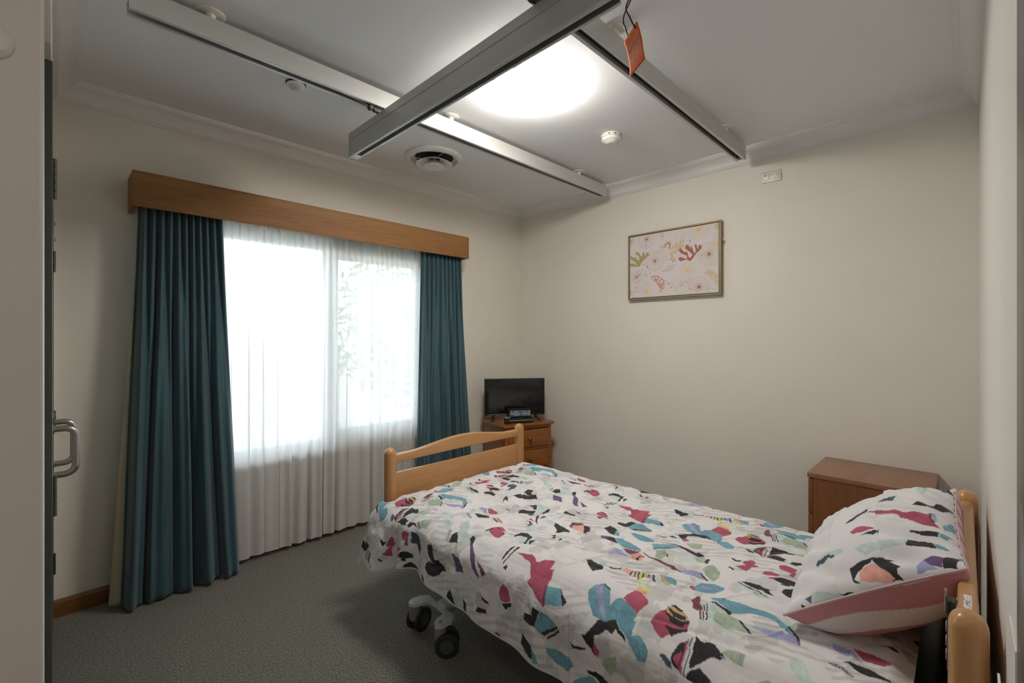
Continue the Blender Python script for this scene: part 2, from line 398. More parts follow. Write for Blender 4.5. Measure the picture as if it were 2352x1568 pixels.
('K',[1323,1217,1340,1204,1330,1197,1300,1202]),
('K',[1417,1194,1421,1179,1438,1185,1421,1165,1408,1167]),
('K',[1390,1178,1393,1168,1410,1165,1414,1154,1396,1151]),
('K',[1393,1134,1416,1138,1414,1124,1396,1127]),
('S',[1844,1557,1897,1586,1897,1567,1837,1532]),
('B',[1324,1959,1365,1976,1392,1974,1400,1966,1337,1940,1324,1946]),
('T',[1414,1946,1432,1922,1456,1838,1464,1807,1451,1764,1423,1726,1396,1702,1367,1695,1394,1724,1416,1756,1443,1772,1446,1802,1424,1842,1398,1896]),
('L',[1352,1809,1373,1777,1391,1722,1421,1728,1389,1698,1367,1695,1361,1726,1341,1757]),
('K',[1424,1736,1424,1726,1395,1700,1366,1693,1397,1711]),
('M',[1446,1758,1457,1746,1455,1722,1432,1712,1421,1724]),
('M',[1207,1637,1248,1684,1281,1698,1303,1681,1287,1664,1250,1646,1232,1602,1209,1583,1194,1591,1196,1622]),
('M',[1267,1421,1278,1409,1265,1384,1257,1355,1249,1377,1248,1393]),
('R',[1283,1412,1314,1420,1331,1411,1346,1396,1331,1364,1325,1354,1310,1362,1307,1342,1279,1333,1266,1332,1257,1352,1269,1388]),
('K',[1314,1420,1301,1405,1280,1411,1263,1417,1276,1423]),
('K',[1326,1412,1329,1405,1325,1381,1319,1385]),
('K',[1299,1354,1307,1341,1291,1339]),
('K',[1364,1603,1373,1582,1384,1548,1381,1515,1369,1509,1356,1540,1346,1550]),
('P',[1380,1511,1391,1478,1386,1431,1365,1419,1363,1445,1368,1475]),
('K',[1383,1499,1385,1490,1364,1440,1361,1447]),
('K',[1389,1480,1389,1471,1378,1431,1372,1432]),
('L',[1416,1631,1434,1632,1439,1598,1416,1572,1401,1568,1405,1603]),
('R',[1443,1594,1455,1581,1441,1528,1430,1516,1413,1528,1417,1562]),
('M',[1234,1550,1274,1569,1294,1558,1249,1493,1215,1496]),
('K',[1341,1629,1344,1626,1317,1578,1315,1581]),
('K',[1346,1623,1349,1620,1323,1573,1320,1576]),
('K',[1595,1795,1617,1791,1630,1771,1613,1722,1592,1713,1586,1749,1580,1772]),
('K',[1546,1603,1619,1663,1630,1658,1580,1595,1577,1615]),
('R',[1674,1872,1698,1872,1705,1852,1699,1824,1682,1832]),
('K',[1656,1835,1686,1818,1692,1785,1680,1759,1656,1755,1651,1794])]
PILLOW_PRINT=[('K',[86,581,78,638,64,693,59,672,29,717,24,697,12,687,0,699,3,637,68,592]),
('K',[72,452,88,515,84,589,73,572,54,487,29,458,13,483,19,451,43,445]),
('P',[53,491,69,583,4,664,3,600,16,487]),
('U',[46,829,58,876,52,938,10,900,20,857]),
('K',[59,939,65,965,59,1000,1,962,8,902]),
('L',[30,790,45,834,20,857,7,877,6,778]),
('T',[69,974,82,1000,40,1000]),
('M',[146,505,153,591,139,690,153,789,98,790,110,670,97,561]),
('K',[152,794,141,899,100,917,104,869,98,790]),
('T',[139,902,116,948,94,967,100,921]),
('K',[188,824,196,921,208,961,174,939,176,868,179,821]),
('T',[179,947,216,969,213,1000,169,968]),
('R',[389,584,388,662,348,780,334,818,355,878,410,917,299,939,277,957,270,887,303,787,327,773]),
('K',[410,917,411,925,303,937,299,929]),
('L',[410,927,413,943,319,952,355,970,299,939]),
('T',[341,974,422,1000,300,1000,269,966]),
('R',[259,486,272,518,277,560,244,632,231,641,225,571,235,506]),
('K',[208,560,215,601,224,665,193,627]),
('K',[452,842,526,926,606,1000,563,1000,456,934]),
('M',[152,249,169,355,169,427,146,445,134,344]),
('N',[147,241,148,374,131,384,128,253]),
('K',[363,440,444,584,414,596,351,461]),
('U',[844,934,923,934,949,964,846,993,821,971]),
('K',[957,949,953,972,872,1000,846,993]),
('M',[742,845,777,915,757,932,670,874]),
('N',[519,637,536,688,552,780,516,735,520,661]),
('M',[27,191,12,294,5,340,0,384,0,186]),
('K',[7,338,0,434,0,557,0,386]),
('U',[19,145,21,194,0,177]),
('K',[9,115,0,146,0,157,0,111])]
CANVAS_PRINT=[('R',[707,492,676,525,598,508,577,564,613,573,669,531,677,577,600,637,586,678,605,713,629,666,664,627,664,660,678,634,694,555,711,543,736,586,699,640,654,695,665,750,696,730,713,675,717,730,734,680,753,602,771,627,755,733,775,733,788,652,802,724,815,703,835,717,825,655,774,599,732,521]),
('S',[5,519,-2,573,40,572,98,522,66,583,8,644,9,702,50,658,75,665,99,609,124,616,109,680,64,718,85,751,122,719,133,666,158,682,163,732,187,718,186,657,215,713,243,708,226,650,165,589,122,503]),
('Q',[256,302,296,348,350,326,403,276,440,212,424,164,408,67,369,60,363,130,333,203,287,268]),
('Q',[365,767,434,813,472,854,497,801,522,767,484,706,448,742]),
('Z',[484,686,523,796,610,827,652,809,644,735,579,689,556,577,548,511,489,520]),
('Z',[851,299,878,360,942,324,999,254,998,109,966,103,941,188]),
('Z',[956,993,1000,996,1000,893,961,919]),
('Z',[368,988,414,988,416,904,382,892])]
CANVAS_CIRCLES=[(0.211,0.926,0.102,'R',0.015),(0.6,0.915,0.058,'W',0.01),(0.801,0.941,0.102,'V',0.023),(0.311,0.562,0.109,'R',0.016),(0.386,0.644,0.08,'W',0.01),(0.906,0.563,0.124,'R',0.018),(0.086,0.342,0.066,'R',0.013),(0.681,0.358,0.08,'V',0.019),(0.213,0.093,0.088,'V',0.018),(0.6,0.085,0.058,'W',0.01),(0.802,0.1,0.109,'R',0.019),(0.984,0.689,0.066,'V',0.016),(0.006,0.089,0.044,'Q',0.012),(0.017,0.934,0.044,'Q',0.013)]
# ================================================================== materials
M = {}
M['wall'] = mat('cream_wall_paint', (0.81, 0.775, 0.70), 0.55, var=0.015, scale=3, bump=0.05, bscale=260)
M['wall_gloss'] = mat('cream_satin_paint', (0.82, 0.80, 0.76), 0.42, spec=0.25, var=0.012, scale=3)
M['wall_entry'] = mat('entry_wall_paint', (0.78, 0.735, 0.70), 0.55, var=0.02, scale=3, bump=0.04, bscale=260)
M['lit_bead'] = mat('lit_corner_bead_paint', (0.82, 0.80, 0.76), 0.4)
M['ceiling'] = mat('ceiling_paint', (0.80, 0.81, 0.83), 0.8, var=0.01, scale=2)
M['cornice'] = mat('cornice_paint', (0.79, 0.775, 0.76), 0.5)
M['carpet'] = carpet_mat()
M['skirting'] = wood('skirting_timber', (0.16, 0.062, 0.016), (0.26, 0.11, 0.03), 0.4, 'x')
M['pelmet'] = wood('pelmet_veneer', (0.235, 0.105, 0.032), (0.345, 0.172, 0.06), 0.62, 'x', scale=9, coat=0.0, dist=0.8)
M['beech'] = wood('beech_timber', (0.47, 0.235, 0.090), (0.58, 0.315, 0.135), 0.34, 'x', scale=8, coat=0.25, dist=0.6, streak=20)
M['beech_v'] = wood('beech_timber_upright', (0.47, 0.235, 0.090), (0.58, 0.315, 0.135), 0.34, 'z', scale=8, coat=0.25, dist=0.6, streak=20)
M['pine'] = wood('stained_pine', (0.22, 0.060, 0.008), (0.38, 0.122, 0.018), 0.28, 'x', scale=12, coat=0.4, dist=2.0)
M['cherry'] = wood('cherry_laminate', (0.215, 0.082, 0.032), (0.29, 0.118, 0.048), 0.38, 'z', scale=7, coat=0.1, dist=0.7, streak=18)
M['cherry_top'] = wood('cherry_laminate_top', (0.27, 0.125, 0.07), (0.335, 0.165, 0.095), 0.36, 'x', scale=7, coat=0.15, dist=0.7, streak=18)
M['alu'] = mat('brushed_aluminium', (0.60, 0.605, 0.59), 0.42, metal=0.35, spec=0.5, var=0.03, scale=30, stretch=(0.05, 1, 1))
M['alu_y'] = mat('brushed_aluminium_bar', (0.52, 0.535, 0.53), 0.40, metal=0.35, spec=0.5, var=0.03, scale=30, stretch=(1, 0.05, 1))
M['alu_lip'] = mat('bright_aluminium', (0.70, 0.71, 0.72), 0.35, metal=0.5)
M['slot'] = mat('dark_slot_grey', (0.035, 0.037, 0.042), 0.5, var=0.1)
M['darkmetal'] = mat('dark_bracket_metal', (0.10, 0.095, 0.085), 0.4, metal=0.6)
M['steel'] = mat('satin_steel', (0.50, 0.48, 0.45), 0.28, metal=1.0, var=0.04)
M['frame_green'] = mat('grey_green_steel_paint', (0.095, 0.105, 0.095), 0.35, coat=0.2, var=0.05)
M['door'] = mat('pale_gloss_door_paint', (0.30, 0.30, 0.27), 0.12, spec=0.7, coat=0.8, coat_rough=0.05)
M['white'] = mat('white_plastic', (0.80, 0.79, 0.77), 0.35, var=0.01)
M['offwhite'] = mat('offwhite_plastic', (0.73, 0.72, 0.66), 0.4, var=0.01)
M['cream_pl'] = mat('cream_plastic', (0.72, 0.69, 0.60), 0.35)
M['black'] = mat('black_plastic', (0.014, 0.014, 0.015), 0.3, var=0.1)
M['screen'] = mat('tv_screen_glass', (0.006, 0.006, 0.007), 0.08, spec=0.6)
M['darkhole'] = mat('dark_recess', (0.02, 0.02, 0.018), 0.8)
M['teal'] = fabric('teal_curtain_cloth', (0.036, 0.094, 0.119), 0.6, 0.25, 0.3)
M['lining'] = fabric('cream_curtain_lining', (0.62, 0.58, 0.42), 0.8, 0.05, 0.1)
M['sheer'] = sheer_mat()
M['vinyl'] = mat('dark_green_mattress_vinyl', (0.018, 0.045, 0.038), 0.45, var=0.1)
M['greyplate'] = mat('light_grey_chassis_paint', (0.60, 0.62, 0.66), 0.35, var=0.02)
M['greyhub'] = mat('grey_castor_plastic', (0.24, 0.235, 0.23), 0.4)
M['rubber'] = mat('dark_castor_rubber', (0.022, 0.023, 0.026), 0.55)
M['disc'] = mat('dark_grey_wheel_disc', (0.075, 0.078, 0.082), 0.4)
M['orange'] = mat('orange_tag_card', (0.78, 0.17, 0.05), 0.8, spec=0.1, var=0.06, scale=40)
M['ink'] = mat('black_ink', (0.02, 0.018, 0.016), 0.6)
M['sill'] = wood('sill_timber', (0.24, 0.10, 0.05), (0.34, 0.16, 0.08), 0.4, 'x')
M['frame_white'] = mat('white_window_frame', (0.75, 0.76, 0.76), 0.4)
M['bronze'] = mat('bronze_picture_frame', (0.33, 0.25, 0.14), 0.45, metal=0.15, var=0.08, scale=40)
M['bronze_in'] = mat('shadow_gap_brown', (0.09, 0.045, 0.025), 0.6)
M['print'] = printed('printed_cotton')
M['canvas'] = printed('printed_canvas', 0.65, 0.1, 300)
M['paper'] = printed('printed_sticker', 0.45, 0.0)
M['knob'] = mat('turned_dark_knob', (0.12, 0.05, 0.025), 0.3, coat=0.3)
M['lamp'] = emit('lit_opal_diffuser', (1.0, 0.945, 0.86), LAMP)
M['fill_lamp'] = emit('fill_lamp_diffuser', (1.0, 0.93, 0.82), FILL_LAMP)
M['grass'] = mat('pale_concrete_paving', (0.52, 0.50, 0.46), 0.9, var=0.08, scale=4)
M['leaf'] = mat('garden_leaf', (0.13, 0.23, 0.07), 0.6, var=0.4, scale=6)
M['bark'] = mat('tree_bark', (0.14, 0.10, 0.07), 0.9, var=0.3)
def glass_mat():
    m = bpy.data.materials.new('window_glass'); m.use_nodes = True; nt = m.node_tree; L = nt.links.new
    nt.nodes.remove(nt.nodes['Principled BSDF']); out = nt.nodes['Material Output']
    t = nt.nodes.new('ShaderNodeBsdfTransparent'); t.inputs[0].default_value = (0.94, 0.96, 0.95, 1)
    g = nt.nodes.new('ShaderNodeBsdfGlossy'); g.inputs['Roughness'].default_value = 0.02
    f = nt.nodes.new('ShaderNodeFresnel'); f.inputs[0].default_value = 1.3
    x = nt.nodes.new('ShaderNodeMixShader'); L(f.outputs[0], x.inputs[0]); L(t.outputs[0], x.inputs[1]); L(g.outputs[0], x.inputs[2]); L(x.outputs[0], out.inputs[0])
    return m
M['glass'] = glass_mat()

# ================================================================== room shell
S = 'structure'
tag(MB().box(-1.6, 3.5, -1.8, 3.45, -0.1, 0).build('floor', M['carpet']), 'short grey-green carpet over the whole bedroom floor', kind=S)
tag(MB().box(-1.6, 3.5, -1.8, 3.45, ZC, ZC+0.1).build('ceiling', M['ceiling']), 'flat off-white painted bedroom ceiling', kind=S)
WX0, WX1, WZ0, WZ1 = 0.60, 2.24, 0.63, 2.08
w = MB().box(-0.2, WX0, Y1, Y1+0.18, 0, ZC).box(WX1, 3.5, Y1, Y1+0.18, 0, ZC).box(WX0, WX1, Y1, Y1+0.18, 0, WZ0).box(WX0, WX1, Y1, Y1+0.18, WZ1, ZC)
tag(w.build('wall_north', M['wall']), 'cream wall with the curtained window', kind=S)
tag(MB().box(X1, X1+0.12, -0.2, 3.45, 0, ZC).build('wall_east', M['wall']), 'plain cream wall behind bed carrying the framed picture', kind=S)
tag(MB().box(0.95, 3.5, Y0-0.12, Y0, 0, ZC).build('wall_south', M['wall_gloss']), 'glossy pale wall seen edge-on behind the headboard', kind=S)
w = MB().box(-0.14, X0-0.002, 1.46, 3.30, 2.07, ZC).box(-0.14, X0-0.002, 3.14, 3.30, 0, 2.07).box(-0.14, -0.06, 1.45, 3.30, 0, 2.07)
tag(w.build('wall_west', M['wall']), 'cream wall around the double doors at left', kind=S)
XE = -0.0165
we = tag(MB().box(-1.55, XE, 1.25, 1.45, 0, ZC).build('wall_entry', M['wall_entry']), 'grey-beige entry wall filling the left edge of the picture', kind=S)
MB().box(XE-0.004, XE+0.0008, 1.2492, 1.452, 0, ZC).build('lit_corner_bead', M['lit_bead'], we, bevel=0.0007)  # paler strip on the wall end: window light put into its colour
# entry hall behind the camera
tag(MB().box(-1.62, -1.5, -1.8, 1.45, 0, ZC).build('wall_hall_west', M['wall_entry']), kind=S)
tag(MB().box(-1.6, 1.1, -1.82, -1.7, 0, ZC).build('wall_hall_south', M['wall_entry']), kind=S)
tag(MB().box(0.95, 1.07, -1.75, Y0-0.12, 0, ZC).build('wall_hall_east', M['wall_entry']), kind=S)
tag(MB().box(0.83, 0.95, -0.20, -0.0515, 0, 2.40).build('trim_5', M['frame_green'], bevel=0.004), 'dark door jamb cut by the right edge of the picture', kind=S)
# cornices
def cove():
    P = [(0, 0.094), (0.009, 0.094), (0.009, 0.086), (0.015, 0.0855), (0.0155, 0.078), (0.020, 0.077)]
    for i in range(1, 8):
        a = PI/2*i/8; P.append((0.078-0.058*math.cos(a)*1.0, 0.078-0.0585*math.sin(a)))
    P += [(0.077, 0.020), (0.078, 0.0155), (0.0855, 0.015), (0.086, 0.009), (0.094, 0.009), (0.094, 0)]
    return P
PR = cove()
XW = X0-0.002
def cornice(name, side, a0, a1, mitre0, mitre1):
    b = MB(); vs = []; n = len(PR)
    for end, mt_ in ((a0, mitre0), (a1, mitre1)):
        for d, q in PR+[(0, 0)]:
            t = end+(d*mt_); z = ZC-q
            vs.append({'n': (t, Y1-d, z), 's': (t, Y0+d, z), 'e': (X1-d, t, z), 'w': (XW+d, t, z)}[side])
    m = n+1
    b.add(vs, [(i, (i+1) % m, m+(i+1) % m, m+i) for i in range(m)])
    b.add(vs, [tuple(range(m)), tuple(range(m, 2*m))[::-1]])
    return tag(b.build(name, M['cornice']), kind=S)
cornice('trim_1', 'n', XW, X1, 1, -1)
cornice('trim_2', 'e', Y0, Y1, 1, -1)
cornice('trim_3', 's', 0.95, X1, 0, -1)
cornice('trim_4', 'w', 1.46, Y1, 0, -1)
bp = [(0, 0), (0.018, 0), (0.018, 0.070), (0.012, 0.084), (0, 0.086)]
tag(MB().prism([(Y1-a, b) for a, b in bp], 'x', XW, X1).build('baseboard_north', M['skirting']), 'brown timber skirting under the window wall', kind=S)
tag(MB().prism([(X1-a, b) for a, b in bp], 'y', Y0, Y1-0.018).build('baseboard_east', M['skirting']), 'brown timber skirting along the picture wall', kind=S)
# ------------------------------------------------------------------ window
win = empty('window_1', ((WX0+WX1)/2, Y1+0.1, WZ0), 0, 'white framed two-pane window glowing behind the sheer curtain', kind=S)
def wb(name, mt_, x0, x1, y0, y1, z0, z1, bev=0.003):
    c = win.location
    return MB().box(x0-c.x, x1-c.x, y0-c.y, y1-c.y, z0-c.z, z1-c.z).build(name, mt_, win, bevel=bev)
fy0, fy1 = Y1+0.075, Y1+0.135
wb('frame_jamb', M['frame_white'], WX0, WX0+0.04, fy0, fy1, WZ0, WZ1); wb('frame_jamb', M['frame_white'], WX1-0.04, WX1, fy0, fy1, WZ0, WZ1)
wb('frame_head', M['frame_white'], WX0+0.04, WX1-0.04, fy0, fy1, WZ1-0.03, WZ1); wb('frame_base', M['frame_white'], WX0+0.04, WX1-0.04, fy0, fy1, WZ0, WZ0+0.04)
MX = 1.42
wb('mullion', M['frame_white'], MX-0.03, MX+0.03, fy0, fy1, WZ0+0.04, WZ1-0.03)
for nm, a in (('sash_head', (MX+0.03, WX1-0.04, fy0-0.005, fy1-0.02, WZ1-0.085, WZ1-0.03)), ('sash_base', (MX+0.03, WX1-0.04, fy0-0.005, fy1-0.02, WZ0+0.04, WZ0+0.09)),
              ('sash_stile', (MX+0.03, MX+0.075, fy0-0.005, fy1-0.02, WZ0+0.09, WZ1-0.085)), ('sash_stile', (WX1-0.085, WX1-0.04, fy0-0.005, fy1-0.02, WZ0+0.09, WZ1-0.085))):
    wb(nm, M['frame_white'], *a)
wb('pane', M['glass'], WX0+0.04, MX-0.03, fy0+0.03, fy0+0.036, WZ0+0.04, WZ1-0.03, 0); wb('pane', M['glass'], MX+0.075, WX1-0.085, fy0+0.015, fy0+0.021, WZ0+0.09, WZ1-0.085, 0)
wb('sill', M['sill'], WX0-0.05, WX1+0.05, Y1-0.028, Y1+0.075, WZ0-0.032, WZ0, 0.006)
# ------------------------------------------------------------------ double doors at the left
dr = empty('door_1', (X0, 1.5, 0), 0, 'pale glossy double doors in a grey-green steel frame at left', kind=S)
def db(name, mt_, x0, x1, y0, y1, z0, z1, bev=0.0015, parent=None):
    return MB().box(x0-X0, x1-X0, y0-1.5, y1-1.5, z0, z1).build(name, mt_, parent or dr, bevel=bev)
db('frame_jamb', M['frame_green'], -0.05, X0+0.001, 1.49, 1.565, 0, 2.045, 0.003); db('frame_jamb', M['frame_green'], -0.05, X0+0.001, 3.085, 3.14, 0, 2.045)
db('frame_head', M['frame_green'], -0.05, X0+0.0005, 1.565, 3.085, 1.995, 2.045)
lf = [db('door_leaf', M['door'], -0.05, X0-0.002, 1.568, 2.322, 0.008, 1.992), db('door_leaf', M['door'], -0.05, X0-0.002, 2.328, 3.082, 0.008, 1.992)]
def dhandle(yc, leaf, zc=1.02):
    pts = []; hgt = 0.078; out = 0.056; r = 0.028
    z0, z1 = zc-hgt, zc+hgt
    pts.append((X0-0.003, yc, z1)); pts.append((X0+out-r, yc, z1))
    for i in range(1, 7): a = PI/2*i/6; pts.append((X0+out-r+r*math.sin(a), yc, z1-r+r*math.cos(a)))
    for i in range(0, 7): a = PI/2*i/6; pts.append((X0+out-r+r*math.cos(a), yc, z0+r-r*math.sin(a)))
    pts.append((X0-0.003, yc, z0))
    o = MB().tube([(x-X0, y-1.5, z) for x, y, z in pts], 0.0105, 14).build('pull_handle', M['steel'], leaf); tag(o, 'satin steel D-shaped pull handle')
    for z in (z0, z1): MB().cyl((0, yc-1.5, z), 0.015, 0.004, 20, 'x').build('rose', M['steel'], leaf)
dhandle(2.18, lf[0]); dhandle(2.42, lf[1], 1.012)
for y, z, leaf in ((1.60, 1.80, lf[0]), (1.60, 1.015, lf[0]), (1.60, 0.25, lf[0]), (3.075, 1.77, lf[1]), (3.075, 1.01, lf[1]), (3.075, 0.33, lf[1])):
    b = MB()
    for k in range(5): b.cyl((0.002, y-1.5, z-0.05+k*0.0202), 0.0065, 0.019, 14)
    b.build('hinge', M['darkmetal'], leaf)
for y, z in ((2.62, 1.865), (2.62, 1.80)): MB().box(0, 0.008, y-1.5-0.006, y-1.5+0.006, z, z+0.012).build('closer_stud', M['steel'], dr)
MB().cyl((0, 2.12-1.5, 1.145), 0.02, 0.004, 20, 'x').build('lock_cylinder', M['steel'], lf[0])
# ------------------------------------------------------------------ garden outside
tag(MB().box(-14, 18, 3.5, 40, -0.5, -0.35).build('ground', M['grass']), 'pale paved ground outside the window', kind=S)
def tree(x, y, h, rad, seed, lab):
    t = empty('garden_tree', (x, y, -0.35), 0, lab, 'tree')
    MB().tube([(0, 0, 0), (0.05, 0.02, h*0.4), (-0.03, 0.05, h*0.8)], [0.10, 0.08, 0.03], 8).build('trunk', M['bark'], t)
    rnd = random.Random(seed); b = MB()
    for i in range(1600):
        u = rnd.gauss(0, 1), rnd.gauss(0, 1), rnd.gauss(0, 1); n = math.sqrt(sum(q*q for q in u)); rr = rad*(0.55+0.45*rnd.random())
        c = Vector((u[0]/n*rr, u[1]/n*rr, h*0.62+u[2]/n*rr*0.95)); a = Vector((rnd.uniform(-1, 1), rnd.uniform(-1, 1), rnd.uniform(-1, 1))).normalized()
        p = a.orthogonal().normalized(); s_ = rnd.uniform(0.06, 0.13)
        b.add([c-a*s_, c+p*s_*0.4, c+a*s_, c-p*s_*0.4], [(0, 1, 2, 3)])
    o = b.build('foliage', M['leaf'], t); o['kind'] = 'stuff'
tree(3.75, 5.6, 3.2, 1.35, 3, 'leafy green tree just outside the right window pane, veiled by the sheer curtain')
# ================================================================== pelmet and curtains
pel = empty('curtain_pelmet', (1.40, Y1, 2.09), 0, 'long brown timber pelmet box above the window curtains', 'pelmet')
px0, px1, pyf, ph = 0.283-1.40, 2.524-1.40, -0.215, 0.184
MB().box(px0, px1, pyf, pyf+0.018, 0, ph).build('front_board', M['pelmet'], pel, bevel=0.0015)
MB().box(px0, px0+0.018, pyf+0.018, 0, 0, ph).build('end_board', M['pelmet'], pel, bevel=0.0015)
MB().box(px1-0.018, px1, pyf+0.018, 0, 0, ph).build('end_board', M['pelmet'], pel, bevel=0.0015)
MB().box(px0+0.018, px1-0.018, pyf+0.018, 0, ph-0.018, ph).build('top_board', M['pelmet'], pel, bevel=0.0015)
for y in (-0.14, -0.075): MB().box(px0+0.03, px1-0.03, y-0.01, y+0.01, ph-0.05, ph-0.018).build('curtain_track', M['white'], pel)

def curtain(name, label, tx0, tx1, bx0, bx1, yt, yb, z0, z1, n_top, n_bot, amp_t, amp_b, seed, mt_, thick=0.0025, nu=240, nz=90, cat='curtain', lining=False, xoff=0.0):
    u = np.linspace(0, 1, nu)[:, None]; t = np.linspace(0, 1, nz)[None, :]        # t: 0 top, 1 bottom
    tt = t**1.25
    wob = 0.06*vnoise(u*5+seed, t*0.8+seed, seed)+0.02*vnoise(u*14, t*1.5, seed+3)
    xt = tx0+(tx1-tx0)*u; xb = bx0+(bx1-bx0)*(u+wob*0.5*np.sin(PI*u))
    s = sstep(0.05, 0.75, t)
    ph_t = 2*PI*n_top*u+0.8*np.sin(7*u+seed); ph_b = 2*PI*n_bot*(u+wob*1.2)+seed
    fold_t = np.sign(np.sin(ph_t))*np.abs(np.sin(ph_t))**0.7
    fold_b = np.sin(ph_b)+0.35*np.sin(2.3*ph_b+1.1)+0.25*np.sin(5.1*ph_b*0.7+2)
    off = amp_t*(1-s)*fold_t+amp_b*s*fold_b*(0.75+0.5*vnoise(u*4, t*0.3, seed+9))
    x = xt*(1-tt)+xb*tt+0.010*s*np.cos(ph_b)*1.5
    y = yt+(yb-yt)*tt+off
    zlow = z0+0.012*vnoise(u*6, u*0, seed+5)
    z = z1+(zlow-z1)*t+0*u
    V = np.stack([x+xoff, y, z], 2).reshape(-1, 3)
    o = grid_object('cloth', V, nu, nz, mt_, None)
    solidify(o, thick, 0)
    return o, (x+xoff, y, z)
cl = empty('teal_curtain', (0.50, 3.08, 0.012), 0, 'wide teal drape gathered at the left side of the window', 'curtain', 'teal drapes')
o, A = curtain('cloth', '', 0.318, 0.698, 0.238, 0.795, 3.105, 3.075, 0.012, 2.245, 11, 5, 0.019, 0.052, 2, M['teal'])
o.parent = cl; o.matrix_parent_inverse = Matrix.Translation(-cl.location)
# cream lining, its edge showing past the left hem
nz = 90; tz = np.linspace(0, 1, nz)
xl, yl, zl = A[0][0], A[1][0], A[2][0]
cols = []
for k, q in enumerate((0.0, 0.35, 0.7, 1.0)):
    grow = 0.045*tz**1.6
    cols.append(np.stack([xl+0.02-(grow+0.02)*q, yl+0.012+0.035*q*tz, zl+0*tz], 1))
lin = grid_object('lining', np.concatenate(cols), 4, nz, M['lining'], cl); lin.matrix_parent_inverse = Matrix.Translation(-cl.location); solidify(lin, 0.0015, 0)
tag(lin, 'cream lining edge')
cr = empty('teal_curtain', (2.30, 3.08, 0.012), 0, 'narrow teal drape at the right of the window, behind the footboard', 'curtain', 'teal drapes')
o, A = curtain('cloth', '', 2.09, 2.49, 2.03, 2.60, 3.105, 3.08, 0.012, 2.245, 10, 5, 0.018, 0.042, 7, M['teal'])
o.parent = cr; o.matrix_parent_inverse = Matrix.Translation(-cr.location)
sh = empty('sheer_curtain', (1.42, 3.18, 0.02), 0, 'white translucent sheer curtain hanging across the whole window', 'curtain')
u = np.linspace(0, 1, 420)[:, None]; t = np.linspace(0, 1, 80)[None, :]
s_ = sstep(0.02, 0.5, t)
wob = 0.05*vnoise(u*9, t*0.7, 31)
ph1 = 2*PI*34*u+1.5*np.sin(9*u); ph2 = 2*PI*17*(u+wob*0.7)+0.7*np.sin(11*u)
y = 3.184+0.011*(1-s_)*np.sin(ph1)+s_*(0.021*np.sin(ph2)+0.008*np.sin(2.4*ph2+1)+0.006*np.sin(ph1))*(0.75+0.7*vnoise(u*7, t*0.4, 77))
x = 0.66+(2.22-0.66)*u+0.030*s_*np.cos(ph2+0.5)*(0.6+0.9*vnoise(u*6, t*0.3, 78))
z = 2.235+(0.03+0.01*vnoise(u*12, u*0, 5)-2.235)*t+0*u
so = grid_object('voile', np.stack([x, y, z], 2).reshape(-1, 3), 420, 80, M['sheer'], sh); so.matrix_parent_inverse = Matrix.Translation(-sh.location)
hm = grid_object('hem', np.stack([x[:, -7:], y[:, -7:]-0.0015, z[:, -7:]], 2).reshape(-1, 3), 420, 7, M['sheer'], sh); hm.matrix_parent_inverse = Matrix.Translation(-sh.location)

# ================================================================== ceiling hoist rails
def rail_section(w, h, slot, sd, lip):
    return [(-w/2, 0), (-w/2, h), (w/2, h), (w/2, 0), (slot/2, 0), (slot/2, lip), (w/2-0.004, lip), (w/2-0.004, sd), (-w/2+0.004, sd), (-w/2+0.004, lip), (-slot/2, lip), (-slot/2, 0)]
def ceiling_rail(yc, xa, xb, zb, label, mounts):
    t = empty('ceiling_hoist_rail', (xa, yc, zb), 0, label, 'ceiling rail', 'parallel hoist rails fixed under the ceiling')
    L_ = xb-xa
    MB().prism(rail_section(0.060, 0.087, 0.030, 0.040, 0.004), 'x', 0, L_).build('rail_body', M['alu'], t)
    MB().box(0.004, L_-0.03, -0.0255, 0.0255, 0.030, 0.0395).build('slot_strip', M['slot'], t)  # dark strip set in the top of the slot
    for s in (-1, 1): MB().box(0, L_, s*0.0305-0.0012, s*0.0305+0.0012, 0.003, 0.007).build('edge_bead', M['alu_lip'], t)
    b = MB().box(L_-0.055, L_-0.008, -0.013, 0.013, 0.0045, 0.022); b.build('end_stop', M['darkmetal'], t, bevel=0.001)
    for mx in mounts:
        gap = ZC-(zb+0.087)
        mb = MB().lathe([(0, gap-0.0002), (0.050, gap-0.0002), (0.050, gap-0.004), (0.044, gap-0.007), (0, gap-0.007)], (mx-xa, -0.012, 0.087), 28).build('mounting_plate', M['offwhite'], t)
        MB().cyl((mx-xa, -0.012, 0.087), 0.017, gap-0.006, 20).build('mounting_stem', M['offwhite'], mb)
    return t
ZR = 2.586
r1 = ceiling_rail(2.142, 0.187, 3.236, ZR, 'long pale ceiling hoist rail nearest the window', (0.439, 1.634, 2.877))
r2 = ceiling_rail(1.056, 0.187, 3.225, ZR, 'shorter-looking ceiling hoist rail nearer the bed head, above the orange tag', (0.40, 1.649, 2.910))
XB, ZB = 1.196, 2.423
xb_ = empty('hoist_crossbar', (XB, 0.745, ZB), 0, 'heavy grey crossbar slung under the two ceiling rails', 'hoist bar')
LB = 2.47-0.745
MB().prism(rail_section(0.048, 0.092, 0.026, 0.040, 0.004), 'y', 0, LB).build('lower_profile', M['alu_y'], xb_)
MB().prism(rounded_rect(0.046, 0.043, 0.002, 2) and [(a, b+0.0955+0.0215) for a, b in rounded_rect(0.046, 0.043, 0.002, 2)], 'y', 0, LB).build('upper_profile', M['alu_y'], xb_)
MB().box(-0.0195, 0.0195, 0.002, LB-0.002, 0.0915, 0.096).build('joint_strip', M['slot'], xb_)
MB().box(-0.0195, 0.0195, 0.004, LB-0.05, 0.030, 0.0395).build('slot_strip', M['slot'], xb_)
